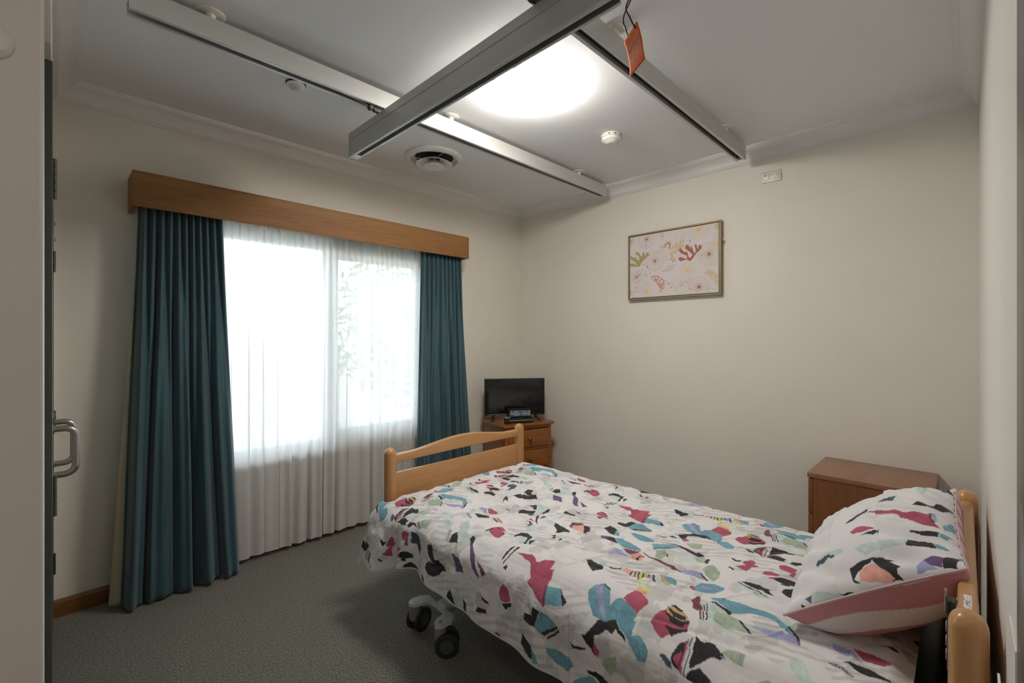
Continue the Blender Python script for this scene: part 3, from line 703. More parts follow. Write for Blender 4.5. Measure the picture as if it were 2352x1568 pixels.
for s in (-1, 1): MB().box(s*0.0245-0.0013, s*0.0245+0.0013, 0, LB, 0.001, 0.006).build('edge_bead', M['alu_lip'], xb_)
e_ = MB().box(-0.0125, 0.0125, LB-0.075, LB-0.012, -0.001, 0.014).build('end_stop', M['alu_lip'], xb_, bevel=0.001)
for q in (LB-0.062, LB-0.032): MB().cyl((0, q, -0.0018), 0.004, 0.002, 12).build('screw', M['slot'], e_)
for yy in (2.142, 1.056):
    b = MB().box(-0.05, 0.05, yy-0.745-0.012, yy-0.745+0.012, 0.139, 0.172)
    tr = b.build('trolley', M['darkmetal'], xb_, bevel=0.008)
    MB().tube([(-0.05, yy-0.745, 0.158), (-0.062, yy-0.745, 0.158), (-0.15, yy-0.745, 0.170), (-0.22, yy-0.745, 0.176)], 0.004, 8).build('buffer_rod', M['steel'], tr)
    MB().cyl((-0.062, yy-0.745-0.014, 0.154), 0.012, 0.028, 16, 'y').build('pivot', M['darkmetal'], tr)
# end bracket the tag hangs from
MB().box(-0.02, 0.02, -0.004, 0, 0.01, 0.13).build('end_cap', M['alu_lip'], xb_, bevel=0.001)
b = MB().tube([(0.012, -0.004, 0.012), (0.016, -0.03, 0.010), (0.014, -0.055, 0.012), (0.0, -0.062, 0.014), (-0.014, -0.055, 0.014), (-0.016, -0.03, 0.012), (-0.012, -0.004, 0.012)], 0.004, 10)
b.build('hanging_loop', M['steel'], xb_)
# orange tag on its cable tie
TL, TR_, BL, BR = Vector((1.235, .743, 2.316)), Vector((1.179, .667, 2.316)), Vector((1.248, .730, 2.207)), Vector((1.192, .654, 2.207))
tg = empty('warning_tag', tuple((BL+BR)/2), 0, 'orange paper out-of-service tag on black cable tie under the crossbar', 'tag')
org = tg.location.copy()
U_ = (TR_-TL); V_ = (BL-TL); Wn = U_.cross(V_).normalized()
nu_, nv_ = 14, 16; pts = []
for i in range(nu_):
    for j in range(nv_):
        a, c = i/(nu_-1), j/(nv_-1)
        p = TL+U_*a+V_*c+Wn*(0.006*math.sin(PI*c)+0.010*max(0, c-0.72)*(1 if a > 0.0 else 0)*(a*2)) - org
        pts.append(tuple(p))
card = solidify(grid_object('card', np.array(pts), nu_, nv_, M['orange'], tg), 0.0006, 0)
def tagpt(a, c, lift): return TL+U_*a+V_*c+Wn*(0.006*math.sin(PI*c)+0.010*max(0, c-0.72)*a*2+lift)-org
nside = -1.0 if Wn.dot(-TL+Vector((0, 0, CAM_H))) < 0 else 1.0
def ink_bar(a0, a1, c0, c1, name='print_line'):
    n = 5; vs = []
    for i in range(n):
        a = a0+(a1-a0)*i/(n-1)
        vs += [tuple(tagpt(a, c0, nside*0.0006)), tuple(tagpt(a, c1, nside*0.0006))]
    MB().add(vs, [(2*i, 2*i+1, 2*i+3, 2*i+2) for i in range(n-1)]).build(name, M['ink'], card)
for a0, a1, c0, c1 in ((0.12, 0.86, 0.435, 0.455), (0.12, 0.50, 0.485, 0.505), (0.56, 0.88, 0.485, 0.505), (0.30, 0.60, 0.57, 0.585), (0.65, 0.85, 0.57, 0.585), (0.08, 0.28, 0.63, 0.66)):
    ink_bar(a0, a1, c0, c1)
fc = bpy.data.curves.new('tag_heading', 'FONT'); fc.body = 'Out of Service'; fc.align_x = 'CENTER'; fc.align_y = 'CENTER'; fc.size = 0.0145
_ft = bpy.data.objects.new('heading_text', fc); COL.objects.link(_ft); bpy.context.view_layer.update()
_hm = bpy.data.meshes.new_from_object(_ft.evaluated_get(bpy.context.evaluated_depsgraph_get())); bpy.data.objects.remove(_ft)
fo = bpy.data.objects.new('heading', _hm); COL.objects.link(fo); _hm.materials.clear(); _hm.materials.append(M['ink']); fo.parent = card
ux = U_.normalized() ; vy = (-V_).normalized(); nz_ = ux.cross(vy).normalized(); vy = nz_.cross(ux)
fo.matrix_local = Matrix.Translation(tagpt(0.5, 0.30, nside*0.0012)) @ Matrix((ux, vy, nz_)).transposed().to_4x4()
tie = [tagpt(0.30, 0.10, 0.001), tagpt(0.22, -0.2, 0.006), tagpt(0.24, -0.55, 0.006)]
k0 = Vector((XB+0.002, 0.745-0.062, ZB+0.012))-org
tie += [k0+Vector((0.004, 0.004, -0.012)), k0+Vector((-0.002, -0.008, 0.0)), k0+Vector((-0.006, -0.006, -0.010)), tagpt(0.74, -0.55, -0.006), tagpt(0.80, -0.2, -0.005), tagpt(0.82, 0.10, -0.001)]
def smooth_path(P, n=8):
    P = [Vector(p) for p in P]; out = []
    for i in range(len(P)-1):
        a, b_, c, d = P[max(i-1, 0)], P[i], P[i+1], P[min(i+2, len(P)-1)]
        for k in range(n):
            t = k/n; out.append(0.5*((2*b_)+(c-a)*t+(2*a-5*b_+4*c-d)*t*t+(3*b_-a-3*c+d)*t**3))
    out.append(P[-1]); return out
MB().tube(smooth_path(tie), 0.0021, 8).build('cable_tie', M['black'], tg)

# ================================================================== ceiling fittings
lt = empty('ceiling_light', (1.72, 1.58, ZC), 0, 'round glowing opal dome light on the ceiling', 'ceiling light')
MB().lathe([(0, 0), (0.194, 0), (0.196, -0.004), (0.196, -0.015), (0.190, -0.018), (0, -0.018)], (0, 0, 0), 48).build('base_ring', M['white'], lt)
prof = [(0.197*math.cos(a), -0.016-0.084*math.sin(a)) for a in np.linspace(0, PI/2, 14)]; prof[-1] = (0, prof[-1][1])
MB().lathe(prof, (0, 0, 0), 48).build('diffuser', M['lamp'], lt)
hl = empty('ceiling_light', (-0.6, -0.75, ZC), 0, 'round fill lamp added out of view behind the camera', 'ceiling light')  # lamp added out of view to brighten the room
MB().lathe([(0, 0), (0.18, 0), (0.18, -0.014), (0, -0.018)], (0, 0, 0), 32).build('base_ring', M['white'], hl)
MB().lathe([(0.172*math.cos(a), -0.016-0.07*math.sin(a)) for a in np.linspace(0, PI/2, 10)], (0, 0, 0), 32).build('diffuser', M['fill_lamp'], hl)
vt = empty('air_vent', (1.915, 2.69, ZC), 0, 'round white ceiling air diffuser with nested cones near window', 'air vent')
MB().lathe([(0.160, 0), (0.198, 0), (0.203, -0.008), (0.198, -0.018), (0.182, -0.026), (0.166, -0.026), (0.158, -0.014)], (0, 0, 0), 48).build('outer_ring', M['offwhite'], vt)
MB().cyl((0, 0, -0.002), 0.162, 0.0015, 40).build('dark_duct', M['darkhole'], vt)
MB().lathe([(0.150, -0.003), (0.158, -0.012), (0.154, -0.012), (0.135, -0.003)], (0, 0, 0), 44).build('throat_ring', M['offwhite'], vt)
MB().lathe([(0.045, -0.006), (0.122, -0.048), (0.128, -0.051), (0.126, -0.055), (0.075, -0.034), (0.045, -0.014)], (0, 0, 0), 44).build('cone_ring', M['white'], vt)
MB().lathe([(0, -0.012), (0.02, -0.018), (0.066, -0.062), (0.071, -0.065), (0.069, -0.069), (0, -0.060)], (0, 0, 0), 40).build('centre_cone', M['white'], vt)
for k in range(3):
    a = k*2*PI/3+0.4; MB().tube([(0.02*math.cos(a), 0.02*math.sin(a), -0.015), (0.159*math.cos(a), 0.159*math.sin(a), -0.010)], 0.003, 6).build('support_arm', M['white'], vt)
sp = empty('sprinkler_head', (0.865, 2.41, ZC), 0, 'small white recessed fire sprinkler on ceiling beside the window-side rail', 'sprinkler')
MB().lathe([(0, -0.0005), (0.047, -0.0005), (0.047, -0.005), (0, -0.005)], (0, 0, 0), 28).build('dark_gap', M['darkhole'], sp)
MB().lathe([(0, -0.006), (0.043, -0.006), (0.045, -0.012), (0.040, -0.015), (0, -0.015)], (0, 0, 0), 32).build('cover_plate', M['white'], sp)
MB().lathe([(0.034, -0.015), (0.018, -0.034), (0.016, -0.038), (0, -0.038)], (0, 0, 0), 28).build('cone', M['offwhite'], sp)
sd = empty('smoke_detector', (2.50, 1.595, ZC), 0, 'white round smoke detector between the two ceiling rails', 'smoke detector')
MB().lathe([(0, 0), (0.060, 0), (0.064, -0.004), (0.063, -0.024), (0, -0.024)], (0, 0, 0), 40).build('base', M['cream_pl'], sd)
MB().lathe([(0.061, -0.025), (0.062, -0.036), (0.054, -0.044), (0.049, -0.043), (0.047, -0.047), (0.040, -0.051), (0.036, -0.050), (0.033, -0.055), (0.022, -0.058), (0.018, -0.056), (0.012, -0.058), (0, -0.058)], (0, 0, 0), 40).build('sensor_cap', M['white'], sd)
for a in (3.5, 4.1, 4.8, 5.3): MB().box(-0.004, 0.004, -0.0005, 0.0005, -0.004, 0.004).xf(Matrix.Translation((0.0640*math.cos(a), 0.0640*math.sin(a), -0.014)) @ Matrix.Rotation(a-PI/2, 4, 'Z')).build('slot', M['darkmetal'], sd)
MB().sphere((0.042*math.cos(5.4), 0.042*math.sin(5.4), -0.049), 0.003, 6).build('indicator', M['black'], sd)
# ================================================================== wall fittings
go = empty('power_outlet', (X1, 0.914, 2.483), 0, 'cream switch and power socket plate high on the wall', 'power outlet')
MB().prism(rounded_rect(0.117, 0.073, 0.004), 'x', -0.010, 0).build('plate', M['cream_pl'], go, bevel=0.002)
sw = MB().prism([(a+0.030, b) for a, b in rounded_rect(0.036, 0.042, 0.006)], 'x', -0.014, -0.009).build('rocker_switch', M['white'], go, bevel=0.001)
MB().box(-0.0146, -0.0138, 0.026, 0.041, 0.006, 0.011).build('switch_mark', M['ink'], sw)
sk = MB().prism([(a-0.022, b+0.002) for a, b in rounded_rect(0.040, 0.038, 0.008)], 'x', -0.0125, -0.009).build('socket', M['white'], go, bevel=0.001)
for yy, zz, an in ((-0.013, 0.009, 0.55), (-0.031, 0.009, -0.55), (-0.022, -0.008, 0)):
    MB().box(-0.0131, -0.0122, -0.0014, 0.0014, -0.0042, 0.0042).xf(Matrix.Translation((0, yy, zz)) @ Matrix.Rotation(an, 4, 'X')).build('pin_slot', M['darkhole'], sk)
# framed picture: print painted as vertex colour on the canvas
pc = empty('framed_picture', (X1, 1.600, 1.716), 0, 'framed coral and sea-urchin print on the cream wall above the bed', 'picture')
PW_, PH_ = 0.742, 0.532
fr = [('frame_bar', -PW_/2, PW_/2, 0, 0.011), ('frame_bar', -PW_/2, PW_/2, PH_-0.011, PH_)]
for nm, a, b_, c, d in fr: MB().box(-0.038, -0.006, a, b_, c, d).build(nm, M['bronze'], pc, bevel=0.001)
for s in (-1, 1):
    y0_, y1_ = sorted((s*PW_/2, s*(PW_/2-0.011))); MB().box(-0.038, -0.006, y0_, y1_, 0.011, PH_-0.011).build('frame_bar', M['bronze'], pc, bevel=0.001)
MB().box(-0.012, -0.005, -PW_/2+0.011, PW_/2-0.011, 0.011, PH_-0.011).build('backing', M['bronze_in'], pc)
cw, ch = PW_-0.032, PH_-0.032
NU, NV = 300, 212
uu, vv = np.meshgrid(np.linspace(0, 1, NU), np.linspace(0, 1, NV), indexing='ij'); uu = uu.ravel(); vv = vv.ravel()
cc = np.tile(np.array([0.72, 0.67, 0.66]), (NU*NV, 1))
asp = cw/ch
CP = {'R': (0.40, 0.115, 0.085), 'S': (0.40, 0.34, 0.13), 'Q': (0.60, 0.30, 0.26), 'Z': (0.66, 0.52, 0.33), 'W': (0.78, 0.70, 0.64), 'V': (0.80, 0.55, 0.16)}
for cx, cy, r, code, d in CANVAS_CIRCLES:
    dx = (uu-cx); dy = (vv-cy)/asp; rr = np.hypot(dx, dy); an = np.arctan2(dy, dx)
    ins = rr < r
    cc[ins] = cc[ins]*np.array([0.99, 0.965, 0.95])
    ray = ins & (np.abs(np.sin(an*18)) < 0.16+0.2*rr/r*0) & (rr > d)
    tint = np.array(CP[code])*0.35+np.array([0.62, 0.55, 0.52])*0.65
    cc[ray] = cc[ray]*0.35+tint*0.65
    ring = np.abs(rr-r) < 0.0018; cc[ring] = cc[ring]*0.4+tint*0.6
    gl = np.clip(1-rr/(d*3.2), 0, 1)[:, None]; cc = cc*(1-0.45*gl)+np.array(CP[code])*0.45*gl
    cc[rr < d*0.8] = CP[code]
for code, P in CANVAS_PRINT:
    k = in_poly(uu*1000, vv*1000, P)
    if code in 'QZ': k = k & (vnoise(uu*70, vv*50, 4) > -0.08)
    cc[k] = CP[code]
    if code in 'RS':
        h = k & (np.abs(np.sin(uu*190+vv*60)) < 0.25); cc[h] = cc[h]*1.25+0.04
dots = (vnoise(uu*120, vv*85, 8) > 0.37) & (vnoise(uu*6, vv*5, 9) > 0.10); cc[dots] = (0.36, 0.16, 0.13)
fish = in_poly(uu*1000, vv*1000, [380, 385, 430, 420, 470, 470, 560, 470, 520, 430, 540, 395, 460, 380]) & (np.sin(uu*300+vv*90) > 0.1) & (np.sin(vv*230) > -0.2)
cc[fish] = (0.50, 0.17, 0.13)
V = np.stack([np.full_like(uu, -0.0335), cw/2-uu*cw, 0.016+vv*ch], 1)
cv = solidify(grid_object('canvas', V, NU, NV, M['canvas'], pc, cc), 0.018, -1)
MB().tube([(-0.012, -PW_/2-0.001, 0.36), (-0.012, -PW_/2-0.012, 0.368), (-0.012, -PW_/2-0.014, 0.385), (-0.012, -PW_/2-0.001, 0.395)], 0.003, 8).build('hanging_ring', M['steel'], pc)
# round plate on the entry wall
rp = empty('wall_sensor', (-0.0865, 1.25, 1.945), 0, 'round white button plate with dark print on entry wall, cut by left edge', 'wall button')
MB().lathe([(0, -0.014), (0.025, -0.014), (0.0275, -0.012), (0.0285, -0.009), (0.032, -0.007), (0.0335, -0.004), (0.0335, 0)], (0, 0, 0), 40, 'y').build('plate', M['white'], rp)
for pts in ([(-0.010, 0.006), (0.006, 0.0095), (0.017, 0.0065), (0.006, 0.0045)], [(-0.008, -0.002), (0.012, 0.000), (0.012, -0.003), (-0.008, -0.004)], [(-0.008, -0.006), (0.016, -0.006), (0.015, -0.009), (-0.008, -0.009)]):
    MB().prism(pts, 'y', -0.0145, -0.0138).build('dark_print', M['ink'], rp)

# ================================================================== drawers, television and bits in the corner
R15 = math.radians(-15)
ds = empty('chest_of_drawers', (2.723, 2.792, 0), R15, 'orange-stained pine chest of drawers in the corner behind footboard', 'chest of drawers')
Wd, Dd, Hd = 0.48, 0.40, 0.655
MB().prism([(a+Wd/2, b+Dd/2) for a, b in rounded_rect(Wd+0.056, Dd+0.05, 0.02)], 'z', Hd-0.026, Hd).build('top', M['pine'], ds, bevel=0.011, seg=4)
MB().box(0, 0.02, 0.006, Dd, 0, Hd-0.026).build('side_panel', M['pine'], ds); MB().box(Wd-0.02, Wd, 0.006, Dd, 0, Hd-0.026).build('side_panel', M['pine'], ds)
MB().box(0.02, Wd-0.02, Dd-0.012, Dd, 0.03, Hd-0.026).build('back_panel', M['pine'], ds)
MB().box(0, 0.034, 0, 0.02, 0, Hd-0.026).build('stile', M['pine'], ds, bevel=0.002); MB().box(Wd-0.034, Wd, 0, 0.02, 0, Hd-0.026).build('stile', M['pine'], ds, bevel=0.002)
zz = [0.075, 0.258, 0.440]
MB().box(0.034, Wd-0.034, 0.002, 0.02, 0, 0.068).build('plinth', M['pine'], ds)
for z in zz[1:]: MB().box(0.034, Wd-0.034, 0.004, 0.02, z-0.022, z-0.004).build('drawer_divider', M['pine'], ds)
MB().box(0.034, Wd-0.034, 0.002, 0.02, Hd-0.052, Hd-0.026).build('top_rail', M['pine'], ds)
for z in zz:
    d_ = MB().box(0.037, Wd-0.037, -0.006, 0.012, z, z+0.156).build('drawer', M['pine'], ds, bevel=0.006)
    MB().lathe([(0.007, 0), (0.007, -0.012), (0.016, -0.018), (0.018, -0.026), (0.012, -0.032), (0, -0.033)], (Wd/2, -0.006, z+0.078), 20, 'y').build('knob', M['knob'], d_)
tv = empty('television', (2.985, 2.935, Hd), math.radians(-35.7), 'flat black television on the corner chest of drawers', 'television')
TW, TH_ = 0.560, 0.335
MB().box(-TW/2, TW/2, -0.012, 0.018, 0.045, 0.045+TH_).build('housing', M['black'], tv, bevel=0.004)
MB().box(-TW/2+0.010, TW/2-0.010, -0.0128, -0.010, 0.045+0.022, 0.045+TH_-0.010).build('screen', M['screen'], tv)
MB().box(-0.15, 0.15, 0.018, 0.05, 0.08, 0.26).build('rear_cover', M['black'], tv, bevel=0.01)
MB().box(-TW/2+0.03, TW/2-0.2, -0.0132, -0.012, 0.045+0.006, 0.045+0.009).build('trim_strip', M['alu_lip'], tv)
for s in (-1, 1):
    b = MB().tube([(s*0.19, 0.0, 0.052), (s*0.205, -0.05, 0.012), (s*0.225, -0.085, 0.005)], [0.010, 0.007, 0.005], 8).tube([(s*0.19, 0.004, 0.052), (s*0.20, 0.055, 0.012), (s*0.21, 0.075, 0.005)], [0.009, 0.006, 0.005], 8)
    b.build('stand_foot', M['black'], tv)
pl_ = empty('disc_player', (2.942, 2.838, Hd), math.radians(-32), 'flat black disc player in front of the television', 'disc player')
MB().box(-0.115, 0.115, -0.07, 0.07, 0.004, 0.042).build('case', M['black'], pl_, bevel=0.004)
MB().box(-0.112, 0.112, -0.0712, -0.069, 0.022, 0.026).build('silver_line', M['alu_lip'], pl_)
for s in (-1, 1): MB().cyl((s*0.09, -0.04, 0), 0.010, 0.005, 12).build('foot', M['black'], pl_)
cs = empty('disc_case', (2.945, 2.843, Hd+0.042), math.radians(-34), 'black box with blue and silver patterned front on the disc player', 'box')
MB().box(-0.098, 0.098, -0.06, 0.06, 0, 0.072).build('case', M['black'], cs, bevel=0.003)
N_ = 60; gu, gv = np.meshgrid(np.linspace(0, 1, N_), np.linspace(0, 1, 24), indexing='ij'); gu = gu.ravel(); gv = gv.ravel()
col = np.tile(np.array([0.16, 0.20, 0.26]), (len(gu), 1))+0.35*vnoise(gu*14, gv*5, 3)[:, None]+np.array([0.0, 0.02, 0.05])*vnoise(gu*30, gv*9, 6)[:, None]
band = np.abs(gv-0.45) < 0.07; col[band] = (0.42, 0.45, 0.46); grn = (np.abs(gu-0.93) < 0.04); col[grn] = (0.25, 0.33, 0.12)
grid_object('printed_front', np.stack([-0.092+0.184*gu, np.full_like(gu, -0.0608), 0.018+0.048*gv], 1), N_, 24, M['paper'], cs, np.clip(col, 0.01, 1))
tb = empty('clear_tumbler', (2.800, 2.845, Hd), 0, 'small clear plastic tumbler beside the disc player', 'cup')
cg = M['glass']
MB().lathe([(0, 0.002), (0.024, 0.002), (0.027, 0.055), (0.0285, 0.055), (0.0255, 0), (0, 0)], (0, 0, 0), 24).build('cup_wall', cg, tb)
MB().lathe([(0.0268, 0.053), (0.029, 0.053), (0.029, 0.057), (0.0268, 0.057)], (0, 0, 0), 24).build('rim', M['cream_pl'], tb)

# ================================================================== bedside cabinet
bc = empty('bedside_cabinet', (2.908, 0.10, 0), 0, 'cherry laminate bedside cabinet between bed head and wall', 'bedside cabinet')
BW, BD, BH = 0.462, 0.507, 0.672     # along X, along Y, height
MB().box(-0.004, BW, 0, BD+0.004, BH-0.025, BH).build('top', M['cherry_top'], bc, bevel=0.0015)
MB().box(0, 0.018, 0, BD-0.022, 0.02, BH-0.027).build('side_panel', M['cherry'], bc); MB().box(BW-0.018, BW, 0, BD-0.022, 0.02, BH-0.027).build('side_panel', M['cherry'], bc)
MB().box(0.018, BW-0.018, 0, 0.01, 0.02, BH-0.027).build('back_panel', M['cherry'], bc)
MB().box(0.01, BW-0.01, 0.02, BD-0.05, 0, 0.02).build('plinth', M['cherry'], bc)
for z0, z1 in ((0.03, 0.235), (0.241, 0.446), (0.452, 0.640)):
    d_ = MB().box(0, BW, BD-0.020, BD, z0, z1).build('drawer', M['cherry'], bc, bevel=0.0015)
    MB().tube([(BW/2-0.05, BD, (z0+z1)/2), (BW/2-0.05, BD+0.022, (z0+z1)/2), (BW/2+0.05, BD+0.022, (z0+z1)/2), (BW/2+0.05, BD, (z0+z1)/2)], 0.005, 8).build('handle', M['steel'], d_)

# ================================================================== care bed
bd = empty('care_bed', (1.748, 1.08, 0), 0, 'beech-ended adjustable care bed on grey castors', 'bed')
bo = bd.location.copy()
def bb(mb, name, mt_, parent=None, bevel=0, seg=2):
    mb.v = [(x-bo.x, y-bo.y, z-bo.z) for x, y, z in mb.v]
    return mb.build(name, mt_, parent or bd, bevel=bevel, seg=seg)
def post(x, y, ztop, z0):
    P = rounded_rect(0.064, 0.058, 0.027, 6); b = MB(); n = len(P); rings = []
    zs = [(z0, 1.0), (ztop-0.034, 1.0)]+[(ztop-0.034+0.034*math.sin(a), max(math.cos(a), 0.02)) for a in np.linspace(0.2, PI/2, 8)]
    vs = [(x+px*s, y+py*s, z) for z, s in zs for px, py in P]
    fs = [(k*n+i, k*n+(i+1) % n, (k+1)*n+(i+1) % n, (k+1)*n+i) for k in range(len(zs)-1) for i in range(n)]
    b.add(vs, fs, True); b.add(vs, [tuple(range(n))[::-1], tuple((len(zs)-1)*n+i for i in range(n))])
    return bb(b, 'post', M['beech_v'])
BX0, BX1, FY, HY_ = 1.254, 2.238, 2.158, -0.005
post(BX0, FY, 0.824, 0.30); post(BX1, FY, 0.824, 0.30); post(BX0, HY_, 0.877, 0.30); post(BX1, HY_, 0.877, 0.30)
def endboard(y, dz, head):
    xs = np.linspace(BX0+0.02, BX1-0.02, 40); u = (xs-xs[0])/(xs[-1]-xs[0])
    top = 0.786+dz+0.039*np.sin(PI*np.clip((u-0.10)/0.80, 0, 1))**1.5
    bot = 0.742+dz+0.004*np.sin(PI*u)
    poly = [(float(a), float(b)) for a, b in zip(xs, top)]+[(float(a), float(b)) for a, b in zip(xs[::-1], bot[::-1])]
    bb(MB().prism(poly, 'y', y-0.017, y+0.017), 'top_rail', M['beech'], bevel=0.007, seg=3)
    bb(MB().box(BX0+0.02, BX1-0.02, y-0.011, y+0.011, 0.36, 0.688+dz), 'panel', M['beech'], bevel=0.004)
endboard(FY, 0, False)
# headboard: deeper board with a straight rounded top
bb(MB().box(BX0+0.02, BX1-0.02, HY_-0.016, HY_+0.017, 0.36, 0.846), 'headboard_panel', M['beech'], bevel=0.014, seg=4)
# maker's sticker wrapped over the headboard top
su, sv = np.meshgrid(np.linspace(0, 1, 40), np.linspace(0, 1, 70), indexing='ij'); su = su.ravel(); sv = sv.ravel()
sx = 1.298+0.105*su; sl = (sv-0.5)*0.085
ang = np.clip(sl/0.0170, -PI/2, PI/2); ext = np.clip(np.abs(sl)-0.0170*PI/2, 0, 1)
sy = HY_+0.0005-0.0171*np.sin(ang); szv = 0.846-0.0145+0.0153*np.cos(ang)-ext
scol = np.tile(np.array([0.78, 0.76, 0.78]), (len(su), 1))
txt = (vnoise(su*26, sv*44, 5) > 0.10) & (np.abs(np.sin(sv*34)) > 0.45) & (su > 0.12) & (su < 0.86) & (sv > 0.42)
scol[txt] = (0.09, 0.08, 0.10)
gr = (sv > 0.36) & (sv < 0.40); scol[gr & (vnoise(su*30, sv*9, 2) > -0.1)] = (0.12, 0.26, 0.20)
rd = (sv > 0.14) & (sv < 0.32) & (np.abs(su-0.75+0.9*(sv-0.14)*0.6) < 0.13) & (np.abs(np.sin(sv*50+su*6)) > 0.4); scol[rd] = (0.36, 0.03, 0.06)
st_ = grid_object('maker_sticker', np.stack([sx-bo.x, sy-bo.y, szv-bo.z], 1), 40, 70, M['paper'], bd, scol)
tag(st_, 'white printed sticker with red logo')
# frame, lift and chassis
bb(MB().box(1.29, 2.20, 0.04, 2.12, 0.372, 0.398), 'mattress_platform', M['greyplate'], bevel=0.003)
for x in (1.285, 2.165): bb(MB().box(x, x+0.04, 0.02, 2.14, 0.32, 0.372), 'side_rail', M['greyplate'], bevel=0.004)
for y in (0.45, 1.74): bb(MB().box(1.28, 2.21, y-0.03, y+0.03, 0.125, 0.165), 'cross_tube', M['greyplate'], bevel=0.006)
for y in (0.45, 1.74): bb(MB().box(1.70, 1.78, y-0.03, y+0.03, 0.16, 0.372), 'lift_column', M['greyhub'], bevel=0.006)
plate = [(1.193,1.883),(1.206,1.893),(1.227,1.898),(1.268,1.890),(1.299,1.865),(1.293,1.82),(1.287,1.716),(1.285,1.642),(1.248,1.62),(1.202,1.624),(1.183,1.632),(1.179,1.65),(1.191,1.672),(1.214,1.685),(1.247,1.689),(1.262,1.698),(1.266,1.715),(1.269,1.806),(1.263,1.826),(1.214,1.838),(1.196,1.850),(1.190,1.866)]
def chassis(fx, fy):
    pp = [(fx(x), fy(y)) for x, y in plate]
    ar = bb(MB().prism(pp, 'z', 0.131, 0.145), 'castor_arm', M['greyplate'])
    for (pxx, pyy, dirx, diry) in ((1.216, 1.866, 0.97, 0.26), (1.210, 1.652, 0.75, -0.66)):
        cx, cy = fx(pxx), fy(pyy)
        bb(MB().cyl((cx, cy, 0.1448), 0.006, 0.0025, 14), 'screw', M['steel'], ar)
        cs_ = bb(MB().lathe([(0, 0.062), (0.022, 0.062), (0.026, 0.072), (0.027, 0.112), (0.025, 0.114), (0.027, 0.116), (0.027, 0.131), (0, 0.131)], (cx, cy, 0), 24), 'castor_housing', M['greyhub'], ar)
        sgx = 1 if fx(1.3) > fx(1.2) else -1; sgy = 1 if fy(1.3) > fy(1.2) else -1
        d_ = Vector((dirx*sgx, diry*sgy, 0)).normalized(); ax = Vector((-d_.y, d_.x, 0)); wc = Vector((cx, cy, 0.0545))+d_*0.030
        for s in (-1, 1):
            c = wc+ax*(s*0.026); rot = Matrix.Translation(c) @ ax.to_track_quat('Z', 'Y').to_matrix().to_4x4()
            wmb = MB().lathe([(0.030, -0.011), (0.046, -0.011), (0.0525, -0.008), (0.0545, 0), (0.0525, 0.008), (0.046, 0.011), (0.030, 0.011)], (0, 0, 0), 32).xf(rot)
            wh = bb(wmb, 'tyre', M['rubber'], ar)
            bb(MB().lathe([(0, -0.010), (0.040, -0.0105), (0.047, -0.009), (0.047, 0.009), (0.040, 0.0105), (0.018, 0.0085), (0.012, 0.010), (0, 0.010)], (0, 0, 0), 32).xf(rot), 'wheel_disc', M['disc'], ar)
        bb(MB().tube([wc-ax*0.036, wc+ax*0.036], 0.006, 10), 'axle', M['darkmetal'], ar)
mx2 = BX0+BX1
idn = lambda v: v
mir = lambda v: mx2-v
myr = lambda v: 2.15-v
for fx in (idn, mir):
    for fy in (idn, myr): chassis(fx, fy)

mt = empty('mattress', (1.748, 1.075, 0.398), 0, 'dark green vinyl mattress showing below the pillow at headboard', 'mattress')
MB().box(-0.465, 0.465, -1.04, 1.045, 0, 0.150).build('cover', M['vinyl'], mt, bevel=0.03, seg=4)
tp = [(-0.467+0.02, -1.042+0.02), (0.467-0.02, -1.042+0.02), (0.467-0.02, 1.047-0.02), (-0.467+0.02, 1.047-0.02)]
MB().tube([(-0.465, -1.0, 0.075), (-0.465, 1.0, 0.075), (-0.425, 1.045, 0.075), (0.425, 1.045, 0.075), (0.465, 1.0, 0.075), (0.465, -1.0, 0.075), (0.425, -1.04, 0.075), (-0.425, -1.04, 0.075)], 0.003, 6, True).build('seam_piping', M['black'], mt)

# ------------------------------------------------------------------ duvet with its print
PAL = {'K': (0.018, 0.016, 0.018), 'R': (0.40, 0.072, 0.125), 'T': (0.145, 0.335, 0.435), 'S': (0.36, 0.44, 0.34), 'M': (0.50, 0.60, 0.58), 'L': (0.33, 0.35, 0.58),
       'G': (0.50, 0.49, 0.49), 'P': (0.74, 0.37, 0.30), 'Y': (0.58, 0.66, 0.14), 'U': (0.13, 0.075, 0.19), 'N': (0.045, 0.085, 0.13), 'O': (0.56, 0.36, 0.16), 'B': (0.17, 0.045, 0.07)}
def duvet_section():
    P = [(1.118, 0.305), (1.130, 0.40), (1.160, 0.495)]
    for a in np.linspace(0.05, PI/2, 12): P.append((1.165+0.13*math.sin(a)*1.0, 0.500+0.097*(1-math.cos(a))/1.0 if False else 0.500+0.097*math.sin(a)))
    P = [(1.118, 0.305), (1.128, 0.39)]+[(1.295-0.155*math.cos(a), 0.480+0.115*math.sin(a)) for a in np.linspace(0.0, PI/2, 14)]
    P += [(1.295+(2.165-1.295)*k/12, 0.595) for k in range(1, 13)]
    P += [(2.165+0.105*math.sin(a), 0.480+0.115*math.cos(a)) for a in np.linspace(0.1, PI/2, 12)]
    P += [(2.280, 0.40), (2.292, 0.30)]
    return np.array(P)
SEC = duvet_section(); seg_ = np.r_[0, np.cumsum(np.hypot(*np.diff(SEC, axis=0).T))]; SL = seg_[-1]
NS, NY = 621, 781
ss = np.linspace(0, SL, NS); yy = np.linspace(0.085, 2.128, NY)
cxs = np.interp(ss, seg_, SEC[:, 0]); czs = np.interp(ss, seg_, SEC[:, 1])
s_top = np.interp(1.295, SEC[:17, 0], seg_[:17]) if False else seg_[15]
Sg, Yg = np.meshgrid(ss, yy, indexing='ij'); Xg = np.repeat(cxs[:, None], NY, 1); Zg = np.repeat(czs[:, None], NY, 1)
